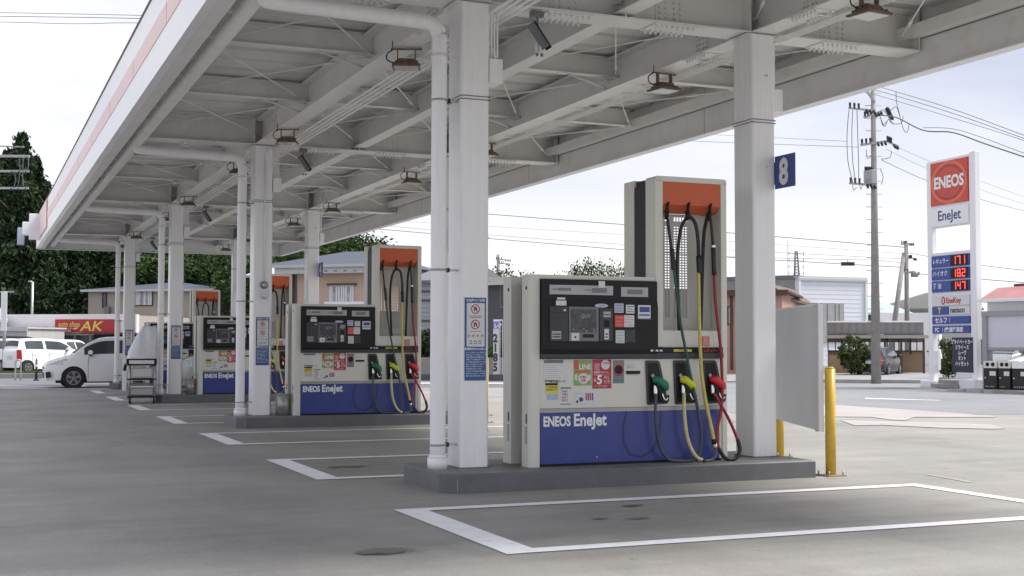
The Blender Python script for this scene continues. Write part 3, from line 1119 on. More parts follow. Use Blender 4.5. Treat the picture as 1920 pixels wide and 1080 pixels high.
    def cash(mk, y):
        q(mk, .186, 1.430, .363, 1.433, y, black); q(mk, .32, 1.445, .345, 1.462, y, paper)
        q(mk, .199, 1.184, .295, 1.258, y, sgrey); q(mk, .205, 1.20, .289, 1.21, y-.0005, black); q(mk, .205, 1.225, .289, 1.235, y-.0005, black)
    kb('cash_unit', .180, 1.165, .368, 1.488, dgrey, .012, cash)
    def scr(mk, y):
        q(mk, .519, 1.198, .635, 1.231, y, black)
    kb('screen_bezel', .377, 1.165, .686, 1.487, mgrey, .010, scr)
    def scr2(mk, y):
        q(mk, .397, 1.248, .659, 1.464, y, mat('screen dark', (.045, .05, .055), .15, var=.6, scale=18))
        mk.text('QUV', .05, (.49, y-.0006, 1.385), sgrey, shear=.2)
        for i in range(9):
            X = .41+.027*i
            q(mk, X, 1.262+.012*math.sin(i*2.1), X+.02, 1.272+.014*math.sin(i*1.7+1), y-.0006, mat('screen brown', (.22, .17, .13), .3, var=.5, scale=60))
    kb('screen', .397, 1.248, .659, 1.464, black, .0125, scr2)
    def rd(mk, y):
        q(mk, .734, 1.392, .809, 1.445, y, sgrey); q(mk, .74, 1.412, .803, 1.42, y-.0005, black)
        q(mk, .738, 1.299, .799, 1.362, y, black); q(mk, .743, 1.182, .790, 1.282, y, paper); q(mk, .752, 1.2, .78, 1.21, y-.0005, black); q(mk, .755, 1.225, .778, 1.24, y-.0005, black)
    kb('card_reader', .693, 1.165, .832, 1.474, dgrey, .014, rd)
    kb('square_label', .40, 1.171, .482, 1.242, paper, .012, lambda mk, y: q(mk, .432, 1.195, .45, 1.212, y, black))
    mk = M()
    mk.prism([(.719+.07*math.cos(a/16*2*math.pi), KY, 1.501+.019*math.sin(a/16*2*math.pi)) for a in range(16)], (0, -.003, 0), mat('pale lilac', (.5, .5, .62), .5))
    mk.text('セルフ', .02, (.695, KY-.0038, 1.493), txtn); mk.ob('oval_sticker', kk)
    def lines(x0_, z0_, x1_, z1_, m, n=3):
        def fn(mk, y):
            for i in range(n):
                zz = z0_+(z1_-z0_)*(i+.6)/(n+.4)
                q(mk, x0_+.01, zz, x1_-.01-.01*(i % 2), zz+.006, y, m)
        return fn
    kb('sticker', .856, 1.435, .954, 1.525, mat('pale lilac', '#aab'), .002, lines(.856, 1.435, .954, 1.525, txtn))
    kb('sticker', .979, 1.430, 1.070, 1.513, paper, .002, lines(.979, 1.43, 1.07, 1.513, txtk))
    kb('orange_sticker', .861, 1.300, .959, 1.413, redo, .002, lines(.861, 1.30, .959, 1.413, pink))
    kb('sticker', .961, 1.301, 1.068, 1.414, paper, .002, lines(.961, 1.30, 1.068, 1.414, pink, 4))
    def s4(mk, y):
        q(mk, 1.125, 1.445, 1.235, 1.495, y, signblue); q(mk, 1.12, 1.41, 1.235, 1.425, y, signblue); q(mk, 1.109, 1.379, 1.245, 1.39, y, sgrey)
    kb('blue_white_sticker', 1.109, 1.379, 1.245, 1.512, paper, .002, s4)
    kb('paper_note', .868, 1.148, .964, 1.270, mat('note pale', (.55, .6, .58), .6), .004, lines(.868, 1.148, .964, 1.27, sgrey, 4))
    kb('panel_door', .974, 1.157, 1.079, 1.277, dgrey, .002)
    # hose mast, front and rear units
    def mast(ya, yb, nm, front):
        mk = M()
        x0_, x1_, zt, zb = 1.331, Wd, 2.775, 1.11
        if front:
            pts = rrect(x0_, zb, x1_, zt, .03, 4)
            # frame as four bars: the corners rounded by a swept outline
            mk.box(x0_, ya, zb, x0_+.085, yb, zt-.03, cream, .008)
            mk.box(x1_-.068, ya, zb, x1_, yb, zt-.03, cream, .008)
            mk.prism([(x0_+.03, ya, zt), (x1_-.03, ya, zt), (x1_-.008, ya, zt-.009), (x1_, ya, zt-.0301), (x1_, ya, zt-.052), (x0_, ya, zt-.052), (x0_, ya, zt-.0301), (x0_+.008, ya, zt-.009)], (0, yb-ya, 0), cream)
            mk.box(x0_+.085, ya+.012, zb, x1_-.068, yb, 1.272, cream)
        else:
            mk.box(x0_, ya, zb, x0_+.085, yb, zt-.03, cream, .008)
            mk.box(x1_-.068, ya, zb, x1_, yb, zt-.03, cream, .008)
            mk.box(x0_+.0, ya, zt-.055, x1_-.0, yb, zt-.0, cream, .012)
            mk.box(x0_+.085, ya, zb, x1_-.068, yb, 1.272, cream)
        return mk.ob(nm, t)
    ms = mast(0, .20, 'mast_frame', True)
    mr = mast(.44, .65, 'mast_frame', False)
    mk = M()
    for X in (1.338, 2.11):
        mk.box(X, .201, 1.3, X+.02, .439, 2.70, black)
    mk.box(1.36, .201, 2.70, 2.11, .439, 2.76, black)
    mk.ob('mast_core', t)
    # orange hood
    mk = M()
    mk.prism([(1.417, .008, 2.722), (1.417, .008, 2.50), (1.417, .10, 2.43), (1.417, .19, 2.43), (1.417, .19, 2.722)], (.65, 0, 0), orange)
    mk.ob('hood', ms)
    # perforated back
    mk = M()
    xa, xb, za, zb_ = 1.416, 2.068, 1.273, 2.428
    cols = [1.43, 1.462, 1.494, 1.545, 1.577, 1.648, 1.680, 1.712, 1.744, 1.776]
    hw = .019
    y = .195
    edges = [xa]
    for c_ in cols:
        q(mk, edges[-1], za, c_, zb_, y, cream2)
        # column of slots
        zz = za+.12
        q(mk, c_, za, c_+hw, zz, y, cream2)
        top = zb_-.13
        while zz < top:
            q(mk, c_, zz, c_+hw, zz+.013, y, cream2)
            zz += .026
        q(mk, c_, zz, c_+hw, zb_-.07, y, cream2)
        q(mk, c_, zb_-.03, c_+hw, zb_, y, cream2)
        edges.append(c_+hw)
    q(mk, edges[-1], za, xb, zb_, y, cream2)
    mk.ob('perforated_back', ms)
    mk = M()
    mk.box(1.851, .004, 1.124, 1.934, .0105, 1.217, redo)
    mk.box(1.859, .0015, 1.132, 1.926, .0035, 1.209, pink)
    mk.ob('sticker', ms)
    # pockets and nozzles
    def pocket(x, ln, cm):
        mk = M()
        zt, zb2 = .982, .556
        out = [(x, zt-.012), (x+.012, zt), (x+.135, zt), (x+.155, zt-.02), (x+.245, zb2+.03), (x+.235, zb2+.012), (x+.03, zb2), (x+.018, zb2+.012)]
        mk.prism([(a, .004, b) for a, b in out], (0, -.014, 0), dgrey)
        inn = [(x+.02, zt-.025), (x+.13, zt-.025), (x+.215, zb2+.035), (x+.035, zb2+.02)]
        mk.prism([(a, -.0105, b) for a, b in inn], (0, -.0015, 0), black)
        pk = mk.ob('nozzle_pocket', t)
        mk = M()
        # hanging nozzle: cover, body, guard, swivel
        mk.tube([(x+.075, -.02, .80), (x+.10, -.045, .795), (x+.135, -.06, .775), (x+.175, -.06, .745), (x+.20, -.05, .70)], .03, cm, 10, 4, [.03, .042, .040, .046, .028])
        mk.tube([(x+.065, -.015, .85), (x+.08, -.03, .81)], .018, sgrey, 8)
        nz_ = mk
        nz_.tube([(x+.09, -.05, .76), (x+.13, -.055, .69), (x+.17, -.055, .63)], .028, black, 8, 4, [.03, .026, .022])
        nz_.tube([(x+.12, -.065, .70), (x+.115, -.08, .63), (x+.15, -.08, .585), (x+.20, -.075, .59), (x+.215, -.065, .65)], .011, black, 8)
        nz_.tube([(x+.145, -.07, .67), (x+.155, -.085, .62), (x+.18, -.08, .605), (x+.205, -.075, .625)], .009, chrome, 8)
        nz_.tube([(x+.078, -.05, .75), (x+.079, -.055, .70), (x+.078, -.06, .655)], .018, chrome, 10, 3, [.015, .021, .018])
        nz_.ob('fuel_nozzle', t)
    pocket(1.216, 0, ngreen)
    pocket(1.522, 0, nyel)
    pocket(1.852, 0, nred)
    # hoses
    def hose(segs, hook):
        mk = M()
        hx, hz_ = hook
        mk.tube([(hx+.035, .02, hz_+.05), (hx+.015, 0, hz_+.02), (hx, -.01, hz_-.05)], .016, black, 8)
        mk.cyl((hx, -.01, hz_-.03), (hx, -.01, hz_-.12), .026, black, 10, .02)
        for pts, r_, m in segs:
            mk.tube(pts, r_, m, 8, 4)
        return mk.ob('hose', t)
    def pl(p, y0_, y1_=None):
        y1_ = y0_ if y1_ is None else y1_
        n = len(p)-1
        return [(a, y0_+(y1_-y0_)*i/n, b) for i, (a, b) in enumerate(p)]
    g1 = [(1.503, 1.889), (1.52, 1.734), (1.543, 1.528), (1.571, 1.322), (1.612, 1.116), (1.653, 0.909), (1.687, 0.754), (1.722, 0.599)]
    g2 = [(1.722, 0.599), (1.757, 0.443), (1.781, 0.288), (1.774, 0.134), (1.725, 0.042), (1.648, 0.018), (1.542, 0.018), (1.436, 0.03), (1.366, 0.09), (1.32, 0.182), (1.292, 0.325), (1.281, 0.478), (1.287, 0.605), (1.294, 0.665)]
    hose([(pl([(1.451, 2.44), (1.462, 2.305), (1.485, 2.098), (1.50, 1.95)], -.01, -.04), .015, hblack),
          (pl([(1.49, 2.06), (1.50, 1.95), (1.503, 1.86)], -.04, -.05), .024, hblack),
          (pl([(1.445, 2.42), (1.43, 2.30), (1.425, 2.0), (1.43, 1.6), (1.44, 1.28)], .06, .12), .014, hblack),
          (pl(g1, -.05, -.09), .0145, hgreen), (pl(g2, -.09, -.075), .0155, hdark)], (1.451, 2.47))
    hose([(pl([(1.69, 2.40), (1.725, 2.372), (1.765, 2.316), (1.788, 2.16), (1.79, 2.0)], -.01, -.04), .019, hblack),
          (pl([(1.79, 2.0), (1.792, 1.83)], -.04, -.05), .027, hblack),
          (pl([(1.70, 2.39), (1.665, 2.345), (1.638, 2.27), (1.622, 2.12), (1.617, 1.898), (1.637, 1.585), (1.659, 1.275)], .0, .12), .018, hblack),
          (pl([(1.781, 1.84), (1.779, 1.583), (1.782, 1.271), (1.79, 0.96), (1.807, 0.753), (1.842, 0.546), (1.883, 0.364), (1.918, 0.192)], -.05, -.1), .018, hyel),
          (pl([(1.912, .22), (1.922, .16)], -.1), .024, black), (pl([(1.92, .17), (1.928, .14)], -.1), .028, chrome),
          (pl([(1.92, 0.17), (1.936, 0.104), (1.929, 0.050), (1.881, 0.018), (1.80, 0.014)], -.1), .0135, mat('hose grey', (.13, .13, .135), .5)),
          (pl([(1.81, .014), (1.78, .018)], -.1), .02, black),
          (pl([(1.79, .018), (1.731, 0.045), (1.672, 0.122), (1.626, 0.241), (1.603, 0.396), (1.597, 0.55), (1.599, 0.67)], -.1, -.075), .018, hcream)], (1.685, 2.475))
    hose([(pl([(1.932, 2.438), (1.943, 2.323), (1.954, 2.11)], -.01, -.04), .015, hblack),
          (pl([(1.952, 2.115), (1.954, 2.085)], -.045), .022, chrome),
          (pl([(1.954, 2.09), (1.959, 1.823)], -.045, -.05), .024, hblack),
          (pl([(1.93, 2.44), (1.92, 2.33), (1.915, 2.118), (1.905, 1.275)], .0, .12), .018, hblack),
          (pl([(1.957, 1.83), (1.965, 1.586), (1.991, 1.325), (2.014, 1.116), (2.025, 0.855), (2.024, 0.647), (1.998, 0.466), (1.961, 0.337), (1.948, 0.208), (1.966, 0.124)], -.05, -.11), .0155, hred),
          (pl([(1.966, 0.124), (2.026, 0.04), (2.10, 0.016), (2.168, 0.035), (2.203, 0.107), (2.179, 0.211)], -.11), .021, hblack),
          (pl([(2.179, 0.201), (2.137, 0.307), (2.071, 0.438), (1.999, 0.554), (1.935, 0.66)], -.11, -.08), .0155, hred)], (1.932, 2.475))
    return t
pm = pump()
for r in range(ROWS):
    o = pm if r == 0 else copy_tree(pm)
    o.location = (4.76, 10.917+r*PER, IH)
    tag(o, ['large cream and blue fuel pump with three hanging hoses, nearest to the viewer', 'cream and blue fuel pump on the second island, left of the nearest white column',
            'fuel pump on the third island, its kiosk partly behind the second white column', 'farthest fuel pump, only its orange-topped hose mast showing'][r], 'fuel pump', 'cream and blue fuel pumps on the islands')

# bins between column and pump
def bin_():
    mk = M()
    g = mat('bin steel', (.4, .4, .39), .35, .5, var=.2, scale=6)
    mk.cyl((0, 0, 0), (0, 0, .33), .105, g, 18, .12)
    mk.cyl((0, 0, .33), (0, 0, .345), .125, g, 18)
    b = M()
    o = mk.ob('waste_bin')
    return o
bo = bin_()
for i, r in enumerate((1, 2)):
    o = bo if i == 0 else bo.copy()
    if i:
        C.objects.link(o)
    o.location = (4.62, 10.99+.1+r*PER, IH+.002)
    tag(o, 'small grey metal bin between column and pump on the %s island' % ord_[r], 'bin', 'grey bins on the islands')

# ------------------------------------------------------------------ bollard boards at the island ends
def bollard(x, y, h, label):
    mk = M()
    mk.cyl((0, 0, .012), (0, 0, h-.02), .052, ybol, 18)
    mk.cyl((0, 0, h-.02), (0, 0, h), .052, ybol, 18, .03)
    mk.box(-.11, -.11, 0, .11, .11, .012, mat('base plate', (.30, .26, .16), .6, .3))
    for a, b in ((-1, -1), (1, -1), (1, 1), (-1, 1)):
        mk.cyl((a*.085, b*.085, .012), (a*.085, b*.085, .05), .009, galv, 6)
    o = mk.ob('bollard')
    o.location = (x, y, .004)
    return tag(o, label, 'bollard', 'yellow steel bollards at the island ends')
bollard(7.945, 10.68, 1.085, 'thick yellow bollard right of the nearest island, closest to the viewer')
bollard(8.76, 12.75, 1.085, 'yellow bollard behind the nearest island, left of the grey board')
bollard(7.95, 10.68+PER, 1.085, 'yellow bollard at the right end of the second island, seen past the first column')
bollard(8.77, 12.75+PER, 1.085, 'yellow bollard behind the second island, hidden by the cabinet')
for r in (0, 1):
    p, q_ = Vector((7.90, 10.79+r*PER, 0)), Vector((8.70, 12.70+r*PER, 0))
    mk = M()
    d = (q_-p)
    mk.obox(p+Vector((0, 0, 1.075)), q_+Vector((0, 0, 1.075)), .03, 1.26, board)
    mk.obox(p+Vector((0, 0, 1.72)), q_+Vector((0, 0, 1.72)), .036, .02, white)
    n_ = Vector((d.y, -d.x, 0)).normalized()
    mk.obox(p-d*.022+Vector((0, 0, .44)), p-d*.022+Vector((0, 0, 1.72)), .045, .045, white, up=n_)
    for t_ in (.06, .94):
        c_ = p.lerp(q_, t_)
        mk.cyl((c_.x, c_.y, .43), (c_.x, c_.y, .448), .02, galv, 8)
    o = mk.ob('screen_board')
    tag(o, 'plain grey board between two yellow bollards at the %s island' % ord_[r], 'screen board', 'grey boards between bollards')
# ------------------------------------------------------------------ cars
def car(L_, W_, H_, paint, hatch=True, hood=.95, nose=.60, rear=.55, wb=2.5, fo=.80, rw=.30, wsx=.72, belt=.98):
    t = thing('parked_car', '', 'car')
    body, gl, lamp, lamp2, tl, tl2, trim = M(), M(), M(), M(), M(), M(), M()
    xc = (fo, fo+wb)
    Ra = rw+.055
    def w(x):
        u = abs(x-L_/2)/(L_/2)
        return W_/2*(1-.30*u**7-.03*u*u)
    def top(x):
        if x < wsx+.15:
            s_ = max(0, x)/(wsx+.15)
            return nose+(hood-nose)*(s_**.62)
        s_ = (x-wsx-.15)/(L_-wsx-.15)
        return hood+(belt+.04-hood)*min(1, s_*1.3)
    def bot(x):
        b = .20+(.06 if x < .12 or x > L_-.15 else 0)
        for c_ in xc:
            if abs(x-c_) < Ra:
                b = max(b, rw+math.sqrt(Ra*Ra-(x-c_)**2)-.01)
        return b
    st = [i*L_/110 for i in range(111)]
    zs = (.0, .33, .45, .58, .70, .82)
    def sec(x):
        b, tp, ww = bot(x), top(x), w(x)
        pts = []
        for z in zs:
            zz = min(max(z, b), tp-.03)
            bul = 1-.05*((zz-.55)/.45)**2
            e_ = max(0, 1-x/.25)
            pts.append((ww*bul-.0*e_, zz))
        pts.append((ww*.955, tp))
        pts.append((ww*.86, tp+.018))
        pts.append((ww*.45, tp+.04))
        pts.append((0, tp+.045))
        return pts
    S_ = [sec(x) for x in st]
    nx = len(st)
    for i in range(nx-1):
        for j in range(len(S_[0])-1):
            xm = (st[i]+st[i+1])/2
            zm = (S_[i][j][1]+S_[i][j+1][1])/2
            for s_ in (-1, 1):
                p = [(st[i], s_*S_[i][j][0], S_[i][j][1]), (st[i+1], s_*S_[i+1][j][0], S_[i+1][j][1]), (st[i+1], s_*S_[i+1][j+1][0], S_[i+1][j+1][1]), (st[i], s_*S_[i][j+1][0], S_[i][j+1][1])]
                if (Vector(p[0])-Vector(p[3])).length < 1e-4 and (Vector(p[1])-Vector(p[2])).length < 1e-4:
                    continue
                tgt, m = body, paint
                if j in (4, 5) and .03 < xm < .62-.12*(j == 4) and zm > nose-.12+xm*.17:
                    tgt, m = (lamp if s_ < 0 else lamp2), lampg
                elif j in (3, 4, 5) and xm > L_-.20:
                    tgt, m = (tl if s_ < 0 else tl2), tail
                tgt.quad(p, m, True)
    # ends
    for i, sgn in ((0, 1), (nx-1, -1)):
        sc_ = S_[i]
        for j in range(len(sc_)-1):
            a, b = sc_[j], sc_[j+1]
            if abs(a[1]-b[1]) < 1e-4:
                continue
            body.quad([(st[i], -a[0], a[1]), (st[i], a[0], a[1]), (st[i], b[0], b[1]), (st[i], -b[0], b[1])], paint, True)
    # front intake and number plate
    trim.box(-.012, -.52, .30, .02, .52, .46, black, .005)
    trim.box(-.02, -.4, nose-.06, .02, .4, nose-.02, black, .004)
    for s_ in (-1, 1):
        trim.prism([(.02, s_*.60, .48), (.14, s_*(W_/2*.86), .50), (.17, s_*(W_/2*.88), .34), (.04, s_*.62, .30)], (0, s_*.035, 0), black)
        trim.box(.3, s_*W_/2*.8, .16, L_-.3, s_*W_/2*.93, .24, black)
    trim.box(L_-.02, -.17, .62, L_+.012, .17, .78, paper)
    # door seams
    for xs_ in (wsx+.42, wsx+1.42, wsx+2.3):
        for s_ in (-1, 1):
            y = s_*w(xs_)
            trim.box(xs_, y*.99, .30, xs_+.012, y*1.0015, top(xs_)-.05, mgrey)
    for xs_ in (wsx+1.22, wsx+2.1):
        for s_ in (-1, 1):
            trim.box(xs_, s_*w(xs_)*.985, .84, xs_+.16, s_*(w(xs_)*.985+.02), .868, paint, .004)
    # greenhouse
    x0_, x1_ = wsx, L_-.04
    roofx0, roofx1 = wsx+.98, L_-(.55 if hatch else .22)
    def rz(x):
        if x < roofx0:
            s_ = (x-x0_)/(roofx0-x0_)
            return belt-.03+(H_-belt+.0)*math.sin(s_*math.pi/2)**.92
        if x > roofx1:
            s_ = (x-roofx1)/(x1_-roofx1)
            return H_-.05-(H_-belt-.04)*s_**1.7
        s_ = (x-roofx0)/(roofx1-roofx0)
        return H_-.03-.02*s_+.03*math.sin(s_*math.pi)
    g = [x0_+(x1_-x0_)*i/70 for i in range(71)]
    def gsec(x):
        b, z1 = top(x)-.005, max(rz(x), top(x)+.0)
        h = z1-b
        wb_, wt = w(x)*.93, w(x)*.93-.20*min(1, h/.5)
        return [(wb_+(wt-wb_)*f, b+h*f) for f in (0, .06, .84, 1)]+[(wt*.8, z1+.02*min(1, h/.1)), (0, z1+.035*min(1, h/.1))]
    G = [gsec(x) for x in g]
    bp, cpil = roofx0+.62, roofx1-.12
    for i in range(70):
        xm = (g[i]+g[i+1])/2
        for j in range(5):
            side = j < 3
            if side:
                isg = j == 1 and x0_+.30 < xm < x1_-.34 and abs(xm-bp) > .045 and abs(xm-cpil+.0) > .05
            else:
                isg = xm < roofx0-.02 and xm > x0_+.03 and j in (3, 4) or (xm > roofx1+.06 and xm < x1_-.05)
            tgt, m = (gl, glass) if isg else (body, paint)
            for s_ in (-1, 1):
                p = [(g[i], s_*G[i][j][0], G[i][j][1]), (g[i+1], s_*G[i+1][j][0], G[i+1][j][1]), (g[i+1], s_*G[i+1][j+1][0], G[i+1][j+1][1]), (g[i], s_*G[i][j+1][0], G[i][j+1][1])]
                tgt.quad(p, m, True)
    for mk_, nm in ((body, 'body'), (gl, 'window'), (lamp, 'headlight'), (lamp2, 'headlight'), (tl, 'tail_light'), (tl2, 'tail_light'), (trim, 'trim')):
        if nm != 'trim':
            bmesh.ops.remove_doubles(mk_.b, verts=mk_.b.verts[:], dist=.0008)
        mk_.ob(nm, t)
    for s_ in (-1, 1):
        mk = M()
        mk.tube([(x0_+.50, s_*(w(1)*.93), belt+.05), (x0_+.48, s_*(w(1)+.06), belt+.06), (x0_+.47, s_*(w(1)+.18), belt+.07)], .07, paint, 10, 3, [.035, .075, .06])
        mk.box(x0_+.44, s_*(w(1)*.95), belt-.04, x0_+.52, s_*(w(1)+.08), belt+.01, black)
        mk.ob('mirror', t)
        for c_ in xc:
            mk = M()
            y0_ = s_*(W_/2-.20)
            mk.cyl((c_, y0_, rw), (c_, s_*(W_/2-.004), rw), rw, tyre, 32)
            mk.cyl((c_, y0_-.0, rw+.02), (c_, s_*(W_/2-.06), rw+.02), Ra-.012, black, 24)
            wh = mk.ob('wheel', t)
            mk = M()
            yo = s_*(W_/2-.002)
            mk.cyl((c_, yo-s_*.03, rw), (c_, yo, rw), rw*.66, dgrey, 28)
            for k_ in range(24):
                pass
            n = 24
            for k_ in range(n):
                a0, a1 = 2*math.pi*k_/n, 2*math.pi*(k_+1)/n
                r1_, r2_ = rw*.60, rw*.67
                f = [(c_+r_*math.cos(a), yo+s_*.006, rw+r_*math.sin(a)) for r_, a in ((r1_, a0), (r2_, a0), (r2_, a1), (r1_, a1))]
                mk.quad(f, rimm)
            for k_ in range(5):
                for dd in (-.13, .13):
                    a = 2*math.pi*k_/5+math.pi/2
                    e_ = Vector((c_+math.cos(a+dd)*rw*.62, yo+s_*.008, rw+math.sin(a+dd)*rw*.62))
                    b_ = Vector((c_+math.cos(a)*rw*.10, yo+s_*.008, rw+math.sin(a)*rw*.10))
                    mk.obox(b_, e_, .03, .012, rimm, up=Vector((0, 1, 0)))
            mk.cyl((c_, yo, rw), (c_, yo+s_*.016, rw), rw*.16, rimm, 14)
            mk.ob('rim', wh)
    return t
def put(o, p, rz, label, group='cars parked around the forecourt'):
    o.location = (p[0], p[1], 0)
    o.rotation_euler = (0, 0, rz)
    tag(o, label, 'car', group)
    return o
hb = car(3.95, 1.69, 1.52, cwhite, True, .97, .64, .55, 2.53, .80, .305, .78, 1.0)
put(hb, (2.02, 40.98), 0, 'white hatchback parked behind the farthest island, its nose left of the white downpipe')
sv = car(4.1, 1.69, 1.60, csilv, True, 1.02, .66, .55, 2.6, .80, .30, .72, 1.06)
put(sv, (5.05, 36.2), 0, 'silver grey car behind the third island, only its side window and door showing', 'cars parked around the forecourt')
wg = car(3.4, 1.48, 1.55, cwhite, False, 1.0, .72, .5, 2.42, .55, .28, .45, 1.02)
p_ = at(140, 60)
put(wg, p_, R(214), 'small white wagon on the lot at far left, rear lamp towards the pole')
bk = car(4.5, 1.7, 1.52, cblack, True, .95, .65, .5, 2.7, .85, .31, .9, 1.0)
bk.scale = (1, 1, 1.12)
put(bk, at(122, 66), R(180)+R(6), 'black car roof showing above the small white wagon')
w2 = copy_tree(hb)
put(w2, at(160, 66), R(180)+R(60), 'white car behind the bonnet of the white hatchback, in front of the red shop sign')
w3 = copy_tree(wg)
put(w3, at(-12, 62), R(-70), 'white car cut by the left picture edge behind the tall white sign back')
b2 = copy_tree(bk)
b2.scale = (.82, .82, .82)
p_ = at(1664, 60)
put(b2, p_, R(180+38), 'black car standing under the low carport behind the bush')

# ------------------------------------------------------------------ trolley with a plastic cover
t = thing('service_trolley', 'wheeled grey service trolley under a white plastic cover beside the third island', 'trolley', (3.52, 29.55, 0), R(-8))
t.scale = (1.15, 1.05, 1)
fr = M()
tg = mat('trolley grey', (.42, .42, .43), .4, .4, var=.1)
for x in (-.24, .24):
    for y in (-.2, .2):
        fr.cyl((x, y, .10), (x*.97, y, .86), .024, tg, 10)
for z in (.13, .52):
    fr.box(-.27, -.23, z, .27, .23, z+.03, black, .005)
fr.ob('frame', t)
mk = M()
mk.box(-.20, -.205, .56, .20, .19, .78, tg, .01); mk.box(-.17, -.214, .60, .17, -.206, .76, cream2)
mk.ob('drawer', t)
mk = M()
mk.box(-.22, -.21, .18, .22, .19, .42, mgrey, .01); mk.box(-.21, -.225, .36, .21, -.205, .385, white)
mk.box(-.20, -.218, .20, .20, -.211, .33, sgrey)
mk.ob('drawer', t)
mk = M()
mk.box(-.29, -.26, .84, .27, -.22, .99, black, .012); mk.box(-.24, -.268, .875, .22, -.255, .955, paper)
mk.ob('handle', t)
mk = M()
mk.box(-.37, -.12, .28, -.28, .12, .72, white, .01); mk.box(-.375, -.08, .35, -.371, .08, .6, black)
mk.tube([(-.33, 0, .72), (-.32, 0, .80), (-.30, 0, .88)], .03, black, 8)
mk.ob('side_box', t)
for x in (-.22, .22):
    for y in (-.2, .2):
        mk = M()
        mk.cyl((x-.018, y, .065), (x+.018, y, .065), .065, tyre, 16)
        mk.box(x-.026, y-.02, .06, x-.02, y+.02, .13, chrome); mk.box(x+.02, y-.02, .06, x+.026, y+.02, .13, chrome)
        mk.ob('caster', t)
# crumpled plastic cover, lofted over the equipment
cov = M()
rn = random.Random(4)
plas = mat('plastic cover', (.66, .66, .68), .22, var=.06, scale=14, bump=.6, bscale=16)
sil = [(.86, -.30, .30), (.98, -.29, .30), (1.15, -.27, .29), (1.32, -.20, .29), (1.48, -.13, .285), (1.60, -.06, .275), (1.69, -.02, .25), (1.715, .06, .20)]
prev = None
nn = 30
for i, (z, xa, xb) in enumerate(sil):
    ring = []
    dep_ = (.25, .25, .24, .22, .19, .15, .10, .04)[i]
    for j in range(nn):
        a = 2*math.pi*j/nn
        ca, sa = math.cos(a), math.sin(a)
        r_ = (abs(ca)**3+abs(sa)**3)**(-1/3)
        x = (xa+xb)/2+(xb-xa)/2*ca*r_*.95+.020*math.sin(7*a+i*1.3)*(1-i/10)
        y = dep_*sa*r_*.95+.020*math.sin(5*a+i)
        ring.append(cov.b.verts.new((x, y, z+.012*math.sin(3*a+i*2)+rn.uniform(-.006, .006))))
    if prev:
        cov._set([cov.b.faces.new((prev[j], prev[(j+1) % nn], ring[(j+1) % nn], ring[j])) for j in range(nn)], plas, True)
    prev = ring
cov._set([cov.b.faces.new(prev)], plas, True)
cov.ob('plastic_cover', t)

# ------------------------------------------------------------------ main roadside sign
A, B = at(1739, 40.6), at(1834, 38.35)
dv = B-A
SW = dv.length
ts = thing('price_sign', 'tall white roadside sign tower with red top panel and lit fuel prices', 'price sign', (A.x, A.y, 0), math.atan2(dv.y, dv.x))
mk = M()
mk.box(0.02, 0, 0, .26, .18, 7.1, white, .02)
mk.ob('post', ts)
mk = M()
mk.box(SW-.34, 0, 0, SW-.08, .20, 7.15, white, .02)
mk.ob('post', ts)
mk = M()
mk.box(.261, .03, 4.98, SW-.341, .15, 7.1, white)
mk.box(.261, .03, 1.66, SW-.341, .15, 4.2, white)

mk.ob('panel_frame', ts)
mk = M()
mk.box(-.22, -.15, 0, .45, .5, .22, white, .02)
mk.ob('footing', ts)
mk = M()
mk.box(SW-.62, -.25, 0, SW+.1, .5, .30, white, .02)
mk.ob('footing', ts)
mk = M()
mk.box(.5, -.3, .02, SW-.6, .4, .14, concw); mk.box(.6, -.1, .14, SW-.7, .4, .26, concw)
mk.box(.36, -.06, .55, .55, .05, 1.15, white, .01); mk.box(.30, -.08, .45, .48, .04, .72, white, .01)
mk.ob('service_step', ts)
pa, pb = .24, SW-.38
def panel(nm, z0_, z1_, m, fn=None, a=None, b=None, y=-.0):
    mk = M()
    a = pa if a is None else a
    b = pb if b is None else b
    mk.box(a, y-.02, z0_, b, y+.055, z1_, m, .006)
    if fn:
        fn(mk, a, b, z0_, z1_, y-.022)
    return mk.ob(nm, ts)
eneR = mat('sign red', (.55, .055, .03), .3, var=.1, scale=1.5)
eneR2 = mat('sign red light', (.72, .13, .05), .3, var=.1, scale=1.5)
eneR3 = mat('sign red deep', (.36, .03, .03), .3, var=.2, scale=1.5)
def logo(mk, a, b, z0_, z1_, y):
    cx_, cz, rr, rv = (a+b)/2, (z0_+z1_)/2, (b-a)/2*.97, (z1_-z0_)/2*.98
    n = 48
    for ro, ri, m, dy in ((1.0, .86, eneR2, .001), (.86, 0, eneR3, .0015), (.74, 0, eneR, .002)):
        for i in range(n):
            a0, a1 = 2*math.pi*i/n, 2*math.pi*(i+1)/n
            ps = [(cx_+rr*ro*math.cos(a0), y-dy, cz+rv*ro*math.sin(a0)), (cx_+rr*ro*math.cos(a1), y-dy, cz+rv*ro*math.sin(a1))]
            if ri:
                ps += [(cx_+rr*ri*math.cos(a1), y-dy, cz+rv*ri*math.sin(a1)), (cx_+rr*ri*math.cos(a0), y-dy, cz+rv*ri*math.sin(a0))]
            else:
                ps += [(cx_, y-dy, cz)]
            mk.quad(ps, m)
    mk.text('ENEOS', .50, (cx_, y-.004, cz-.15), txtw, align='CENTER', sx=.93, off=.018)
panel('brand_panel', 5.68, 7.02, eneR, logo)
panel('name_panel', 5.02, 5.60, white, lambda mk, a, b, z0_, z1_, y: mk.text('EneJet', .44, ((a+b)/2, y-.002, z0_+.17), txtn, align='CENTER', sx=.98, off=.006))
ledr = mat('price digits', (1, .05, .04), .4, var=.02, emit=1.6)
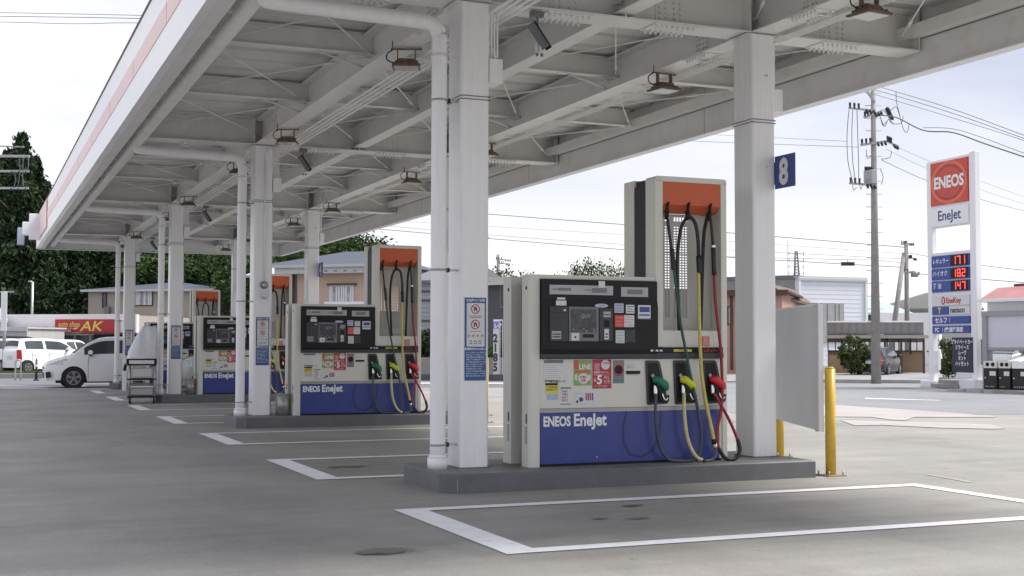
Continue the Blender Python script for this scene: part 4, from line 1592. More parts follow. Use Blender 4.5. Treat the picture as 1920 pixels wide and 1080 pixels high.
SEG = {'0': 'abcdef', '1': 'bc', '2': 'abged', '3': 'abgcd', '4': 'fgbc', '5': 'afgcd', '6': 'afgecd', '7': 'abc', '8': 'abcdefg'}
def price(txt, kana):
    def fn(mk, a, b, z0_, z1_, y):
        h = z1_-z0_
        mid = a+(b-a)*.52
        mk.quad([(mid, y-.001, z0_+.02), (b-.03, y-.001, z0_+.02), (b-.03, y-.001, z1_-.02), (mid, y-.001, z1_-.02)], black)
        mk.text(kana, .19 if len(kana) < 5 else .165, (a+.06, y-.002, z0_+h*.36), txtw, off=.003, sx=.95)
        dw, dh, x = .15, h*.68, mid+.10
        for ch in txt:
            z = z0_+h*.16
            s_ = .028
            sg = {'a': (0, dh-s_, dw, dh), 'g': (0, dh/2-s_/2, dw, dh/2+s_/2), 'd': (0, 0, dw, s_), 'f': (0, dh/2, s_, dh), 'b': (dw-s_, dh/2, dw, dh), 'e': (0, 0, s_, dh/2), 'c': (dw-s_, 0, dw, dh/2)}
            for k_ in SEG[ch]:
                q0, q1, q2, q3 = sg[k_]
                mk.quad([(x+q0, y-.003, z+q1), (x+q2, y-.003, z+q1), (x+q2, y-.003, z+q3), (x+q0, y-.003, z+q3)], ledr)
            x += dw+.065
    return fn
panel('price_panel', 3.74, 4.10, signblue, price('171', 'レギュラー'))
panel('price_panel', 3.35, 3.70, signblue, price('182', 'ハイオク'))
panel('price_panel', 2.97, 3.31, signblue, price('147', '軽 油'))
def ek(mk, a, b, z0_, z1_, y):
    n = 20
    mk.quad([(a+.55+.09*math.cos(2*math.pi*i/n), y-.001, (z0_+z1_)/2+.13*math.sin(2*math.pi*i/n)) for i in range(n)], red)
    mk.quad([(a+.55+.035*math.cos(2*math.pi*i/n), y-.002, (z0_+z1_)/2+.09*math.sin(2*math.pi*i/n)) for i in range(n)], paper)
    mk.text('EneKey', .23, (a+.68, y-.002, z0_+.08), txtr, off=.006)
panel('card_panel', 2.54, 2.86, paper, ek)
panel('point_panel', 2.27, 2.51, signblue, lambda mk, a, b, z0_, z1_, y: (mk.text('T', .22, (a+.30, y-.002, z0_+.05), txty, off=.012)), pa, pa+.80)
panel('point_panel', 2.27, 2.51, paper, lambda mk, a, b, z0_, z1_, y: (mk.text('nanaco', .25, (a+.06, y-.002, z0_+.05), txtk, off=.006, sx=.95)), pa+.82, pb)
def selfp(mk, a, b, z0_, z1_, y):
    mk.text('セルフ', .20, (a+.14, y-.002, z0_+.04), txtw, off=.006)
    mk.quad([(a+.84, y-.002, z0_+.03), (a+.855, y-.002, z0_+.03), (a+.855, y-.002, z1_-.03), (a+.84, y-.002, z1_-.03)], txtw)
panel('self_service_panel', 1.98, 2.21, signblue, selfp)
def fcp(mk, a, b, z0_, z1_, y):
    mk.text('FC', .17, (a+.14, y-.002, z0_+.05), txtw, off=.006)
    mk.quad([(a+.50, y-.002, z0_+.03), (a+.515, y-.002, z0_+.03), (a+.515, y-.002, z1_-.03), (a+.50, y-.002, z1_-.03)], txtw)
    mk.text('(株)宮崎商店', .165, (a+.58, y-.002, z0_+.05), txtw, off=.006, sx=.95)
panel('operator_panel', 1.69, 1.92, signblue, fcp)
def lst(mk, a, b, z0_, z1_, y):
    for i, s_ in enumerate(('プライベートカー', 'ミライース', 'ムーヴ', 'タント', 'ハイゼット')):
        mk.text(s_, .15, ((a+b)/2, y-.002, z1_-.19-i*.165), txtw, off=.004, align='CENTER', sx=.85)
panel('list_board', .50, 1.56, mat('board navy', (.015, .02, .05), .4), lst, pa+.93, pb+.12)
mk = M()
mk.box(SW+.02, .05, .75, SW+.18, .25, 1.5, mgrey, .01)
mk.ob('switch_box', ts)

# ------------------------------------------------------------------ glazed shop on the right
A = at(1840, 37.2)
B = at(2010, 34.6)
dv = B-A
W_ = dv.length
tb = thing('glazed_showroom', 'glass-fronted showroom with white sign panel at the right picture edge', 'building', (A.x, A.y, 0), math.atan2(dv.y, dv.x))
frm = mat('showroom frame', (.33, .33, .34), .5, .2, var=.05)
mk = M()
mk.box(0, 0, 0, .16, .25, 2.25, frm); mk.box(W_-.1, 0, 0, W_, .25, 2.25, frm)
mk.box(.16, .02, 1.18, W_-.1, .12, 1.26, frm); mk.box(0, -.02, 2.16, W_, .25, 2.30, frm)
mk.box(1.42, .04, .18, 1.56, .12, 1.18, frm); mk.box(.16, 0, 0, W_-.1, .2, .16, mgrey)
mk.ob('frame', tb)
mk = M()
mk.box(.16, .06, 1.26, W_-.1, .10, 2.16, mat('frosted panel', (.60, .60, .66), .3, var=.02))
mk.ob('sign_panel', tb)
glz = bpy.data.materials.new('clear glass')
glz.use_nodes = True
bz = glz.node_tree.nodes['Principled BSDF']
bz.inputs['Base Color'].default_value = (.85, .88, .88, 1)
bz.inputs['Transmission Weight'].default_value = .9
bz.inputs['Roughness'].default_value = .02
bz.inputs['IOR'].default_value = 1.1
mk = M()
mk.box(.16, .07, .16, 1.42, .085, 1.18, glz); mk.box(1.56, .07, .16, W_-.1, .085, 1.18, glz)
mk.ob('window_pane', tb)
mk = M()
mk.box(-.02, .26, 2.30, W_, 4, 2.62, white); mk.box(-.1, -.1, 2.56, W_, .255, 2.64, white)
mk.prism([(-.15, .1, 2.66), (W_, .1, 2.66), (W_, .7, 3.05), (-.0, .7, 3.0)], (0, .1, 0), mat('roof red', (.48, .22, .22), .5, var=.1))
mk.prism([(.4, .9, 3.0), (1.1, .9, 3.0), (1.1, .9, 3.1), (.4, .9, 3.1)], (0, .2, 0), mat('brown trim', (.12, .04, .04), .6))
mk.ob('roof', tb)
mk = M()
mk.box(0, 3.9, 0, .1, 4.0, 2.3, frm); mk.box(W_-.1, 3.9, 0, W_, 4, 2.3, frm)
mk.ob('rear_post', tb)
# black bins in front
bi = [(1842, 1868), (1870, 1893), (1895, 1932)]
for i, (ua, ub) in enumerate(bi):
    a, b = at(ua, 36.0-.35*i), at(ub, 35.7-.35*i)
    d = b-a
    t = thing('recycling_bin', ['black recycling bin with cream lid, leftmost of the three by the showroom', 'black recycling bin with cream lid, middle of the three by the showroom', 'wide black bin with white lid, rightmost of the three by the showroom'][i], 'recycling bin', (a.x, a.y, 0), math.atan2(d.y, d.x), 'black recycling bins by the showroom')
    wd = d.length-.01
    mk = M()
    mk.box(0, 0, .10, wd, .42, .68, black, .01)
    mk.box(.02, -.004, .14, wd-.02, .0, .66, mat('bin black', (.012, .012, .014), .3))
    mk.ob('bin_body', t)
    mk = M()
    if i < 2:
        mk.box(0, -.01, .685, wd, .42, .88, cream, .012)
        for s_ in (.3, .7):
            mk.cyl((wd*s_, -.011, .79), (wd*s_, -.016, .79), .055, black, 16)
    else:
        mk.box(0, -.01, .685, wd, .42, .86, white, .012)
    mk.ob('lid', t)
    mk = M()
    mk.box(wd*.45, -.008, .48, wd*.9, -.005, .60, paper)
    mk.text(['びん・かん', 'ペット', 'もえるゴミ'][i], .055, (wd*.1, -.0065, .16), txtw)
    mk.cyl((.05, -.005, .42), (.05, -.012, .42), .02, chrome, 8)
    mk.ob('label', t)
mk = M()
mk.box(0, 0, 0, .5, .3, .2, ybol, .02)
o = mk.ob('step_block')
o.location = tuple(at(1913, 35.2))
tag(o, 'small yellow block at the right picture edge beside the black bins', 'block')
# low platform and wheel stops
mk = M()
a, b = at(1834, 36.6), at(2050, 33.0)
mk.obox((a.x, a.y, .05), (b.x, b.y, .05), 1.3, .10, concw)
struct(mk.ob('pavement_edge'), 'low grey concrete platform in front of the showroom')
for i, (ua, ub, d_) in enumerate(((1776, 1806, 36.6), (1811, 1838, 36.0), (1843, 1874, 35.5))):
    a, b = at(ua, d_), at(ub, d_-.25)
    mk = M()
    mk.obox((a.x, a.y, .045), (b.x, b.y, .045), .18, .09, mat('wheel stop concrete', (.42, .42, .41), .8, var=.1))
    tag(mk.ob('wheel_stop'), ['concrete wheel stop below the price sign, leftmost of three', 'middle concrete wheel stop of the three right of the price sign', 'concrete wheel stop in front of the black bins, rightmost of three'][i], 'wheel stop', 'concrete wheel stops')
c1 = copy_tree(hb)
put(c1, at(1888, 44), R(-25), 'white hatchback seen through the right pane of the showroom')
c2 = copy_tree(sv)
put(c2, at(1842, 47.5), R(5), 'silver car seen through the left pane of the showroom')

# ------------------------------------------------------------------ utility poles and cables
def pole(name, label, u, d, h, r0, r1, arms, xtra=None, lean=None):
    p = at(u, d)
    t = thing(name, label, 'utility pole', (p.x, p.y, 0), 0, 'utility poles')
    mk = M()
    mk.cyl((0, 0, 0), (0, 0, h), r0, concw, 16, r1)
    mk.ob('pole_shaft', t)
    s_ = d/FPX
    for (ua, va, ub, vb, th) in arms:
        mk = M()
        P_, Q_ = R_*((ua-u)*s_)+Vector((0, -.12, hz(va, d))), R_*((ub-u)*s_)+Vector((0, -.12, hz(vb, d)))
        mk.obox(P_, Q_, th, th, galv)
        n = 3
        mk.ob('crossarm', t)
        mk = M()
        for i in range(n):
            c_ = P_.lerp(Q_, .06+i*.16)
            mk.cyl(c_, c_+Vector((0, 0, .10)), .05, insul, 8, .03); mk.cyl(c_+Vector((0, 0, .1)), c_+Vector((0, 0, .2)), .04, insul, 8)
            c_ = P_.lerp(Q_, .94-i*.14)
            mk.cyl(c_, c_-Vector((0, .06, .13)), .055, insul, 8, .035)
        mk.ob('insulator', t)
    if xtra:
        xtra(t, s_, u, d)
    return t
def mainx(t, s_, u0, d):
    def P_(u, v, y=-.15):
        return R_*((u-u0)*s_)+Vector((0, y, hz(v, d)))
    mk = M()
    mk.box(P_(1619, 0).x, -.35, hz(345, d), P_(1632, 0).x, .1, hz(318, d), sgrey, .03)
    for i in range(4):
        mk.cyl(P_(1620+i*4, 318), P_(1620+i*4, 311), .04, insul, 8)
    mk.ob('switch_box', t)
    for j, (a, b, c_) in enumerate(((1590, 1588, 1596), (1597, 1597, 1601), (1605, 1608, 1607))):
        mk = M()
        mk.tube([P_(a, 204), P_(b-2, 250), P_(b-1, 300), P_(c_, 341)], .013, wirem, 5, 4)
        mk.ob('jumper_cable', t)
    mk = M()
    mk.obox(P_(1622, 165), P_(1639, 190), .07, .07, galv)
    mk.ob('brace', t)
    mk = M()
    for i in range(7):
        c_ = P_(1662+i*1.4, 204+i*3)
        mk.cyl(c_, c_+Vector((.02, 0, .1)), .10-.005*i, insul, 8, .05)
    mk.ob('insulator', t)
    mk = M()
    for pts in ([(1646, 215), (1655, 236), (1662, 222), (1672, 232)], [(1650, 203), (1660, 213), (1668, 229), (1686, 229), (1690, 215)], [(1648, 222), (1652, 234), (1658, 226)],
                [(1664, 208), (1676, 198), (1682, 210), (1690, 240), (1697, 246), (1701, 232)], [(1620, 279), (1622, 296), (1630, 290)], [(1648, 297), (1664, 294), (1667, 282)], [(1646, 316), (1651, 330), (1648, 345)],
                [(1677, 170), (1678, 190), (1684, 215)], [(1594, 345), (1595, 356), (1601, 350)], [(1607, 345), (1609, 354), (1613, 344)]):
        mk.tube([P_(a, b, -.2) for a, b in pts], .012, wirem, 5, 4)
    mk.ob('wire_loops', t)
    mk = M()
    for v in range(170, 700, 24):
        mk.cyl(P_(1641, v, 0)-R_*.28, P_(1641, v, 0)+R_*.28, .012, galv, 5)
    mk.ob('step_bolt', t)
pole('utility_pole', 'tall concrete utility pole with crossarms left of the price sign', 1641, 44.2, 12.5, .172, .05,
     [(1590, 200, 1641, 205, .06), (1619, 218, 1653, 206, .08), (1612, 270, 1661, 263, .08), (1590, 342, 1641, 346, .07), (1662, 263, 1682, 272, .05)], mainx)
def sx_(t, s_, u0, d):
    def P_(u, v, y=-.15):
        return R_*((u-u0)*s_)+Vector((0, y, hz(v, d)))
    mk = M()
    mk.cyl(P_(1712, 518), P_(1712, 507), .22, sgrey, 12)
    mk.ob('transformer', t)
pole('utility_pole', 'thin distant utility pole right of the tall one, with a leaning strut beside it', 1700, 76, 7.5, .16, .11, [(1688, 457, 1712, 455, .08), (1702, 483, 1716, 483, .06), (1686, 508, 1722, 510, .1)], sx_)
mk = M()
a, b = at(1666, 75), at(1696, 76)
mk.cyl((a.x, a.y, .5), (b.x, b.y, hz(473, 76)), .17, concw, 12, .12)
tag(mk.ob('leaning_pole'), 'dark pole leaning right against the thin distant utility pole', 'pole', 'utility poles')
pole('utility_pole', 'small distant pole above the dark grey house, left of the nearest pump', 934, 105, 8.7, .18, .12, [(928, 486, 957, 488, .08), (934, 494, 955, 495, .07)])
pole('utility_pole', 'utility pole at the left picture edge before the dark cedars', -16, 62, 12.5, .2, .13, [(-50, 274, 40, 276, .06), (-45, 293, 51, 294, .12), (-45, 322, 50, 322, .1), (-45, 354, 50, 354, .1)],
     lambda t, s_, u0, d: [(lambda mk: (mk.tube([R_*((a-u0)*s_)+Vector((0, -.2, hz(c, d))), R_*((a+e_-u0)*s_)+Vector((0, -.2, hz((c+dd)/2, d))), R_*((a-u0)*s_)+Vector((0, -.2, hz(dd, d)))], .02, wirem, 5), mk.ob('jumper_cable', t)))(M()) for a, c, dd, e_ in ((30, 294, 350, 3), (40, 294, 352, -2), (47, 294, 322, 2), (22, 322, 354, 3))])
def cable(label, pts, r_=.02, n_=None):
    mk = M()
    P_ = [at(u, d)+Vector((0, 0, hz(v, d))) for u, v, d in pts]
    mk.tube(P_, r_, wirem, 5, 6)
    tag(mk.ob('overhead_cable'), label, 'cable', 'overhead cables')
cable('upper long cable crossing the sky behind the nearest pump', [(300, 352, 95), (930, 402, 85), (1300, 430, 80), (1697, 462, 76)], .022)
cable('lower long cable crossing the sky behind the nearest pump', [(300, 395, 95), (930, 448, 85), (1300, 477, 80), (1697, 500, 76)], .022)
cable('faint cable between the two long cables', [(500, 400, 95), (930, 425, 85), (1300, 447, 80), (1697, 474, 76)], .009)
cable('cable seen right of the second pump under the canopy edge', [(500, 398, 90), (735, 424, 85), (930, 441, 82), (1180, 458, 80), (1697, 484, 76)], .012)
cable('thin cable left of the tall pole level with its middle arm', [(1100, 250, 60), (1300, 262, 55), (1612, 273, 44.3)], .009)
cable('very thin cable left of the tall pole above the middle arm', [(1100, 238, 60), (1300, 248, 55), (1590, 262, 44.4)], .007)
cable('topmost of the cables running right from the tall pole', [(1641, 155, 44.2), (1780, 197, 39), (1930, 252, 34), (2100, 315, 30)], .011)
cable('second cable running right from the top of the tall pole', [(1641, 163, 44.2), (1780, 205, 39), (1930, 258, 34), (2100, 320, 30)], .011)
cable('third cable running right from the top of the tall pole', [(1641, 172, 44.2), (1780, 214, 39), (1930, 262, 34), (2100, 326, 30)], .009)
cable('thick sagging cable from the tall pole over the price sign', [(1648, 212, 44.2), (1685, 217, 43), (1735, 241, 41), (1790, 245, 39), (1850, 266, 37), (1930, 293, 34), (2100, 350, 30)], .022)
cable('thin cable strapped just above the thick sagging cable', [(1735, 236, 41), (1790, 238, 39), (1850, 256, 37), (1930, 286, 34), (2100, 343, 30)], .010)
cable('cable descending from the tall pole to behind the sign tower', [(1655, 297, 44.2), (1740, 336, 52), (1850, 374, 60), (1960, 402, 70)], .012)
cable('fine upper cable descending behind the red sign panel', [(1665, 263, 44.2), (1740, 297, 52), (1850, 340, 60), (1960, 380, 70)], .007)
cable('fine lower cable descending behind the red sign panel', [(1665, 277, 44.2), (1740, 313, 52), (1850, 356, 60), (1960, 392, 70)], .007)
cable('cable right of the sign tower running off the picture, upper', [(1700, 472, 76), (1830, 494, 66), (1930, 506, 60), (2050, 520, 55)], .016)
cable('cable right of the sign tower running off the picture, lower', [(1700, 510, 76), (1830, 521, 66), (1930, 529, 60), (2050, 540, 55)], .02)
cable('upper cable at the top left corner of the sky', [(-200, 17, 60), (0, 20, 58), (265, 25, 56), (600, 36, 54)], .014)
cable('middle cable at the top left corner of the sky', [(-200, 25, 60), (0, 27, 58), (265, 31, 56), (600, 42, 54)], .016)
cable('lower cable at the top left corner of the sky', [(-200, 36, 60), (0, 38, 58), (130, 41, 57), (258, 39, 56), (600, 44, 54)], .014)
mk = M()
p = at(1590, 62)
mk.box(-.32, -.05, hz(497, 62), .32, .05, hz(490, 62), insul, .01)
mk.cyl((0, 0, hz(490, 62)), (0, 0, hz(485.5, 62)), .015, wirem, 6)
o = mk.ob('cable_closure')
o.location = (p.x, p.y, 0)
o.rotation_euler = (0, 0, -YAW)
tag(o, 'black cable closure box hanging over the white warehouse', 'cable box')
cable('cable carrying the black closure box', [(1300, 479, 66), (1590, 485.5, 62), (1641, 486, 60), (1697, 492, 64)], .012)

# ------------------------------------------------------------------ houses and sheds
def house(name, label, uL, dL, uR, dR, back, zt, wm, roof=None, wins=(), cat='house', siding=None, extra=None):
    A, B = at(uL, dL), at(uR, dR)
    d = B-A
    W_ = d.length
    t = thing(name, label, cat, (A.x, A.y, 0), math.atan2(d.y, d.x))
    mk = M()
    mk.box(0, 0, 0, W_, back, zt, wm)
    if siding:
        stp, vert, sm = siding
        if vert:
            x = stp
            while x < W_-.05:
                mk.box(x, -.02, .1, x+.04, -.001, zt-.05, sm)
                x += stp
        else:
            z = .4
            while z < zt-.05:
                mk.box(.01, -.012, z, W_-.01, -.001, z+.03, sm)
                mk.box(-.012, .01, z, -.001, back, z+.03, sm)
                z += stp
    mk.ob('wall', t)
    if roof:
        typ, rise, ov, rm = roof[:4]
        mk = M()
        a, b, c_, e_ = -ov, W_+ov, -ov, back+ov
        z = zt
        if typ == 'hip':
            ins = min(back/2+ov, W_/2)
            v = [(a, c_, z), (b, c_, z), (b, e_, z), (a, e_, z), (a+ins, back/2, z+rise), (b-ins, back/2, z+rise)]
            for f in ((0, 1, 5, 4), (1, 2, 5), (2, 3, 4, 5), (3, 0, 4), (3, 2, 1, 0)):
                mk.quad([v[i] for i in f], rm)
        elif typ == 'gable':      # ridge along x
            mk.prism([(a, c_, z), (a, back/2, z+rise), (a, e_, z), (a, back/2, z-.01)] if False else [(a, c_, z), (a, back/2, z+rise), (a, e_, z)], (b-a, 0, 0), rm)
        elif typ == 'gablefront':  # ridge going back
            mk.prism([(a, c_, z), ((a+b)*roof[5] if len(roof) > 5 else W_/2, c_, z+rise), (b, c_, z), (b, c_, z-.12), (a, c_, z-.12)], (0, e_-c_, 0), rm)
        elif typ == 'flat':
            mk.box(a, c_, z, b, e_, z+rise, rm)
        mk.box(a+.01, c_-.04, z-.16, b-.01, c_+.02, z+.005, roof[4] if len(roof) > 4 and roof[4] else rm)
        mk.ob('roof', t)
    for wn in wins:
        s0, s1, z0_, z1_ = wn[:4]
        fm = wn[4] if len(wn) > 4 else black
        gm_ = wn[5] if len(wn) > 5 else glass
        x0_, x1_ = s0*W_, s1*W_
        mk = M()
        mk.box(x0_-.06, -.07, z0_-.06, x1_+.06, -.02, z0_, fm); mk.box(x0_-.06, -.07, z1_, x1_+.06, -.02, z1_+.06, fm)
        mk.box(x0_-.06, -.07, z0_, x0_, -.02, z1_, fm); mk.box(x1_, -.07, z0_, x1_+.06, -.02, z1_, fm)
        if x1_-x0_ > .9:
            mk.box((x0_+x1_)/2-.03, -.06, z0_, (x0_+x1_)/2+.03, -.03, z1_, fm)
        w_ = mk.ob('window', t)
        mk = M()
        mk.box(x0_, -.04, z0_, x1_, -.005, z1_, gm_)
        if len(wn) > 6:
            n = int((x1_-x0_)/.16)
            for i in range(n):
                if i % 3 != 1:
                    mk.box(x0_+.02+i*(x1_-x0_-.04)/n, -.044, z0_+.02, x0_+(i+.8)*(x1_-x0_-.04)/n, -.041, z1_-.02, paper)
        mk.ob('pane', w_)
    if extra:
        extra(t, W_)
    return t
beige = mat('beige render', (.36, .315, .265), .8, var=.04, bump=.1)
peach = mat('peach render', (.52, .38, .29), .8, var=.04, bump=.1)
pinkw = mat('pink render', (.47, .28, .23), .8, var=.06)
slate = mat('blue grey roof', (.06, .075, .10), .6, var=.12, stretch=(1, 6, 1), scale=2)
roofg = mat('grey roof tiles', (.16, .17, .18), .6, var=.2, scale=4)
roofl = mat('pale roof sheet', (.46, .48, .52), .5, var=.06)
conc = mat('stained concrete', (.30, .29, .27), .85, var=.15, scale=1.2, dirt=.5, dcol=(.15, .14, .13))
sidw = mat('white corrugated siding', (.80, .82, .86), .5, var=.03)
sidw2 = mat('siding groove', (.66, .69, .74), .5)
dsid = mat('dark grey siding', (.085, .088, .092), .6, var=.1)
dsid2 = mat('dark siding joint', (.05, .05, .053), .6)
brn = mat('brown trim wood', (.09, .045, .03), .6, var=.1)
fenc = mat('fence sheet grey', (.20, .195, .185), .6, var=.08)
tan_ = mat('tan wall', (.34, .25, .16), .8, var=.08)
trimw = mat('eave white', (.52, .52, .52), .6, var=.04)
navy = mat('awning navy', (.03, .03, .08), .6)
d = 100
def beigex(t, W_):
    mk = M()
    s_ = W_/(395-166)
    mk.box((201-166)*s_, -.4, hz(590, d), (210-166)*s_, -.05, hz(577, d), mgrey, .02)
    mk.ob('air_conditioner', t)
    mk = M()
    mk.box((255-166)*s_, -1.2, hz(611, d), W_*.99, -.01, hz(602, d), mat('awning cream', (.62, .55, .38), .7))
    mk.ob('awning', t)
    mk = M()
    mk.box((250-166)*s_, -.03, hz(600, d), W_*.99, -.01, hz(596, d), dsid)
    mk.box((260-166)*s_, -.04, .1, W_*.98, -.012, hz(612, d), navy)
    mk.ob('shop_front', t)
def wz(s0, s1, v0, v1, *k):
    return (s0, s1, hz(v1, d), hz(v0, d))+k
house('house', 'beige two-storey house with low blue-grey hip roof behind the far columns', 166, 100, 395, 98, 9, hz(545, 100), beige, ('hip', .75, .45, slate, trimw),
      [wz(.125, .15, 552, 577), wz(.365, .53, 548, 574, black, glassl, 1), wz(.745, .765, 550, 576), wz(.58, .60, 552, 577)], extra=beigex)
def akx(t, W_):
    s_ = W_/(262-18)
    d = 85
    mk = M()
    mk.box(0, -.35, hz(626, d), W_, -.01, hz(592, d), mat('parapet white', (.82, .79, .78), .5, var=.04, dirt=.2))
    mk.box(0, -.38, hz(594, d), W_, -.36, hz(591.5, d), white)
    mk.ob('parapet', t)
    mk = M()
    a, b, z0_, z1_ = (113-18)*s_, (232-18)*s_, hz(625, d), hz(601, d)
    mk.box(a, -.45, z0_, b, -.39, z1_, mat('shop sign red', (.42, .02, .03), .4, var=.06))
    mk.text('auto shop', .52, (a+.22, -.455, z0_+.36), txty, sx=.74, off=.006, shear=.25)
    mk.text('AK', .90, (a+1.80, -.457, z0_+.10), txty, sx=1.3, off=.012, shear=.2)
    mk.text('カーコーティング・車検', .13, (a+.16, -.455, z0_+.20), txtw, off=.004)
    mk.text('TEL 0187-63-7553', .13, (a+.16, -.455, z0_+.05), txtw, off=.004)
    mk.ob('shop_sign', t)
    mk = M()
    a = (77-18)*s_
    mk.box(a, -.40, hz(621.5, d), a+.8, -.355, hz(615, d), signblue); mk.box(a+.06, -.405, hz(620.5, d), a+.74, -.401, hz(616, d), paper)
    mk.ob('small_sign', t)
    mk = M()
    for i in range(5):
        a = 1.6+i*1.1
        mk.box(a, -.03, .8, a+.95, -.005, 1.9, glass)
        mk.box(a-.03, -.04, 1.9, a+.98, -.005, 1.96, cream)
    mk.box(W_*.66, -.05, .1, W_*.98, -.01, 1.95, black)
    mk.ob('shop_window', t)
    mk = M()
    mk.box(W_*.62, -.9, 1.98, W_, -.37, 2.06, mat('canopy maroon', (.12, .03, .03), .6))
    mk.ob('awning', t)
house('auto_shop', 'low white car shop with red and yellow lettered sign board', 18, 85, 262, 83, 7, hz(594, 85), mat('shop wall', (.42, .38, .34), .8, var=.06), None, (), 'shop', extra=akx)
house('shed', 'low cream shed at the far left before the white car shop', -60, 80, 52, 79, 4, hz(618, 80), mat('shed wall', (.46, .45, .43), .8, var=.06), ('flat', .1, .1, trimw), ())
house('house', 'grey-roofed low house between the white shop and the beige house', 95, 112, 175, 110, 8, hz(590, 110), beige, ('gable', .9, .4, roofg), ())
house('house', 'house with grey roof slope cut by the left picture edge', -120, 82, 2, 84, 8, hz(600, 82), mat('wall grey', (.25, .25, .26), .8), ('gable', 1.2, .4, roofl), ())
d = 78
def hbx(t, W_):
    mk = M()
    mk.box(W_*.02, -.75, hz(516, d), W_*1.02, -.02, hz(499, d), trimw, .02)
    for i in range(6):
        mk.box(W_*(.45+i*.1), -.78, hz(513, d), W_*(.45+i*.1)+.2, -.76, hz(511, d), mgrey)
    mk.ob('eave_band', t)
    mk = M()
    mk.box(W_*.53, -.20, hz(537.5, d), W_*.83, -.02, hz(534, d), brn)
    mk.box(W_*.53, -.5, hz(573, d), W_*1.0, -.05, hz(568, d), white)
    mk.ob('window_hood', t)
    mk = M()
    mk.box(W_*.03, -.06, 3.0, W_*.20, -.01, hz(516, d), dsid)
    mk.cyl((W_*.17, -.12, 0), (W_*.17, -.12, hz(516, d)), .05, brn, 8)
    mk.ob('side_recess', t)
house('house', 'peach two-storey house with blue-grey roof behind the second pump', 522, 78, 700, 76, 9, hz(500, 78), peach, ('hip', 1.15, .9, slate, trimw),
      [(.56, .79, hz(569, d), hz(539, d), white, glassl, 1)], extra=hbx)
house('house', 'small pale gabled house left of the peach house under the canopy', 478, 84, 540, 83, 7, hz(517, 84), mat('pale render', (.40, .39, .38), .8), ('gable', 1.0, .5, roofl), ())
def h5(t, W_):
    mk = M()
    for v in (545, 562, 600):
        mk.box(-.02, -.05, hz(v+4, 74), W_, -.012, hz(v, 74), dsid)
    mk.ob('shutter_box', t)
house('house', 'pale grey sided house with dark shutters right of the second pump', 772, 74, 850, 73, 8, hz(527, 74), mat('pale siding', (.36, .37, .38), .7, var=.05), ('gable', 1.0, .3, roofg), (), siding=(.25, False, mat('siding line', (.26, .27, .28), .7)), extra=h5)
house('house', 'dark grey sided house between the first column and the nearest pump', 880, 70, 1010, 68, 8, hz(531, 70), dsid, ('flat', .26, .5, mat('pale tile edge', (.55, .53, .50), .7, var=.3, scale=8), cream2),
      [(.47, .57, hz(575, 69), hz(537, 69), mgrey, glass), (.46, .56, .9, 2.0, mgrey, glass)], siding=(1.1, True, dsid2))
house('warehouse', 'long building with pale metal roof just above the nearest pump cabinet', 985, 92, 1190, 90, 14, hz(521, 92), mat('pale render', (.40, .39, .38), .8), ('hip', .35, .3, roofl), (), 'warehouse')
def pkx(t, W_):
    mk = M()
    mk.box(W_*.655, -.05, .2, W_*.675, -.005, hz(545, 60), brn)
    mk.ob('door_frame', t)
house('house', 'pink walled house with brown window trim between nearest pump and right column', 1190, 60, 1466, 58, 8, hz(550, 60), pinkw, ('flat', .1, .3, brn, brn), [(.645, .668, hz(606, 59), hz(576, 59), brn, glassl)], extra=pkx)
def pk2(t, W_):
    pass
house('house', 'pink gable end with brown tiled roof beyond the right column', 1418, 63, 1472, 62.5, 7, hz(560, 63), pinkw, ('gablefront', .75, .3, mat('brown roof', (.14, .10, .08), .7, var=.2), brn), ())
d = 82
def whx(t, W_):
    mk = M()
    mk.box(-.12, -.12, hz(523, d), W_+.12, -.02, hz(519, d), white)
    mk.box(-.12, -.12, .0, .05, -.02, hz(523, d), white); mk.box(W_-.05, -.12, 0, W_+.12, -.02, hz(523, d), white)
    mk.ob('edge_trim', t)
    mk = M()
    a = W_*.19
    mk.box(a, -.08, 1.5, W_*.66, -.015, hz(566, d), mat('shutter grey', (.38, .38, .37), .6)); mk.box(a, -.09, hz(577, d), W_*.32, -.081, hz(567, d), glass)
    for x in (.40, .52, .58):
        mk.box(W_*x, -.095, 1.5, W_*x+.06, -.081, hz(568, d), mgrey)
    mk.ob('shutter_door', t)
    mk = M()
    X = W_*.09
    zt = hz(517, d)
    for dx, dy in ((-.18, -.1), (.18, -.1), (0, .2)):
        mk.cyl((X+dx, 1+dy, zt), (X+dx*.4, 1+dy*.4, zt+1.7), .045, wirem, 6)
    for i in range(9):
        z = zt+i*.19
        mk.cyl((X-.17+i*.01, .9, z), (X+.15-i*.01, .95, z+.19), .02, wirem, 5); mk.cyl((X+.17-i*.01, .9, z), (X-.15+i*.01, .95, z+.19), .02, wirem, 5)
    for i in range(4):
        z = zt+.25+i*.42
        mk.cyl((X-.55, 1, z), (X+.6, 1, z), .012, wirem, 5)
        for s_ in (-.55, .58):
            mk.cyl((X+s_, 1, z-.12), (X+s_, 1, z+.14), .02, wirem, 5)
    mk.cyl((X-.65, 1, zt), (X-.65, 1, zt+2.3), .012, wirem, 5)
    mk.ob('antenna_mast', t)
house('warehouse', 'white corrugated warehouse with antenna mast behind the grey board', 1499, 82, 1622, 84, 10, hz(520, 82), sidw, ('flat', .12, .1, trimw), (), 'warehouse', siding=(.28, False, sidw2), extra=whx)
house('building', 'stained concrete block attached left of the white warehouse', 1300, 86, 1498, 82.3, 9, hz(518, 83), conc, ('flat', .08, .03, mgrey), (), 'building')
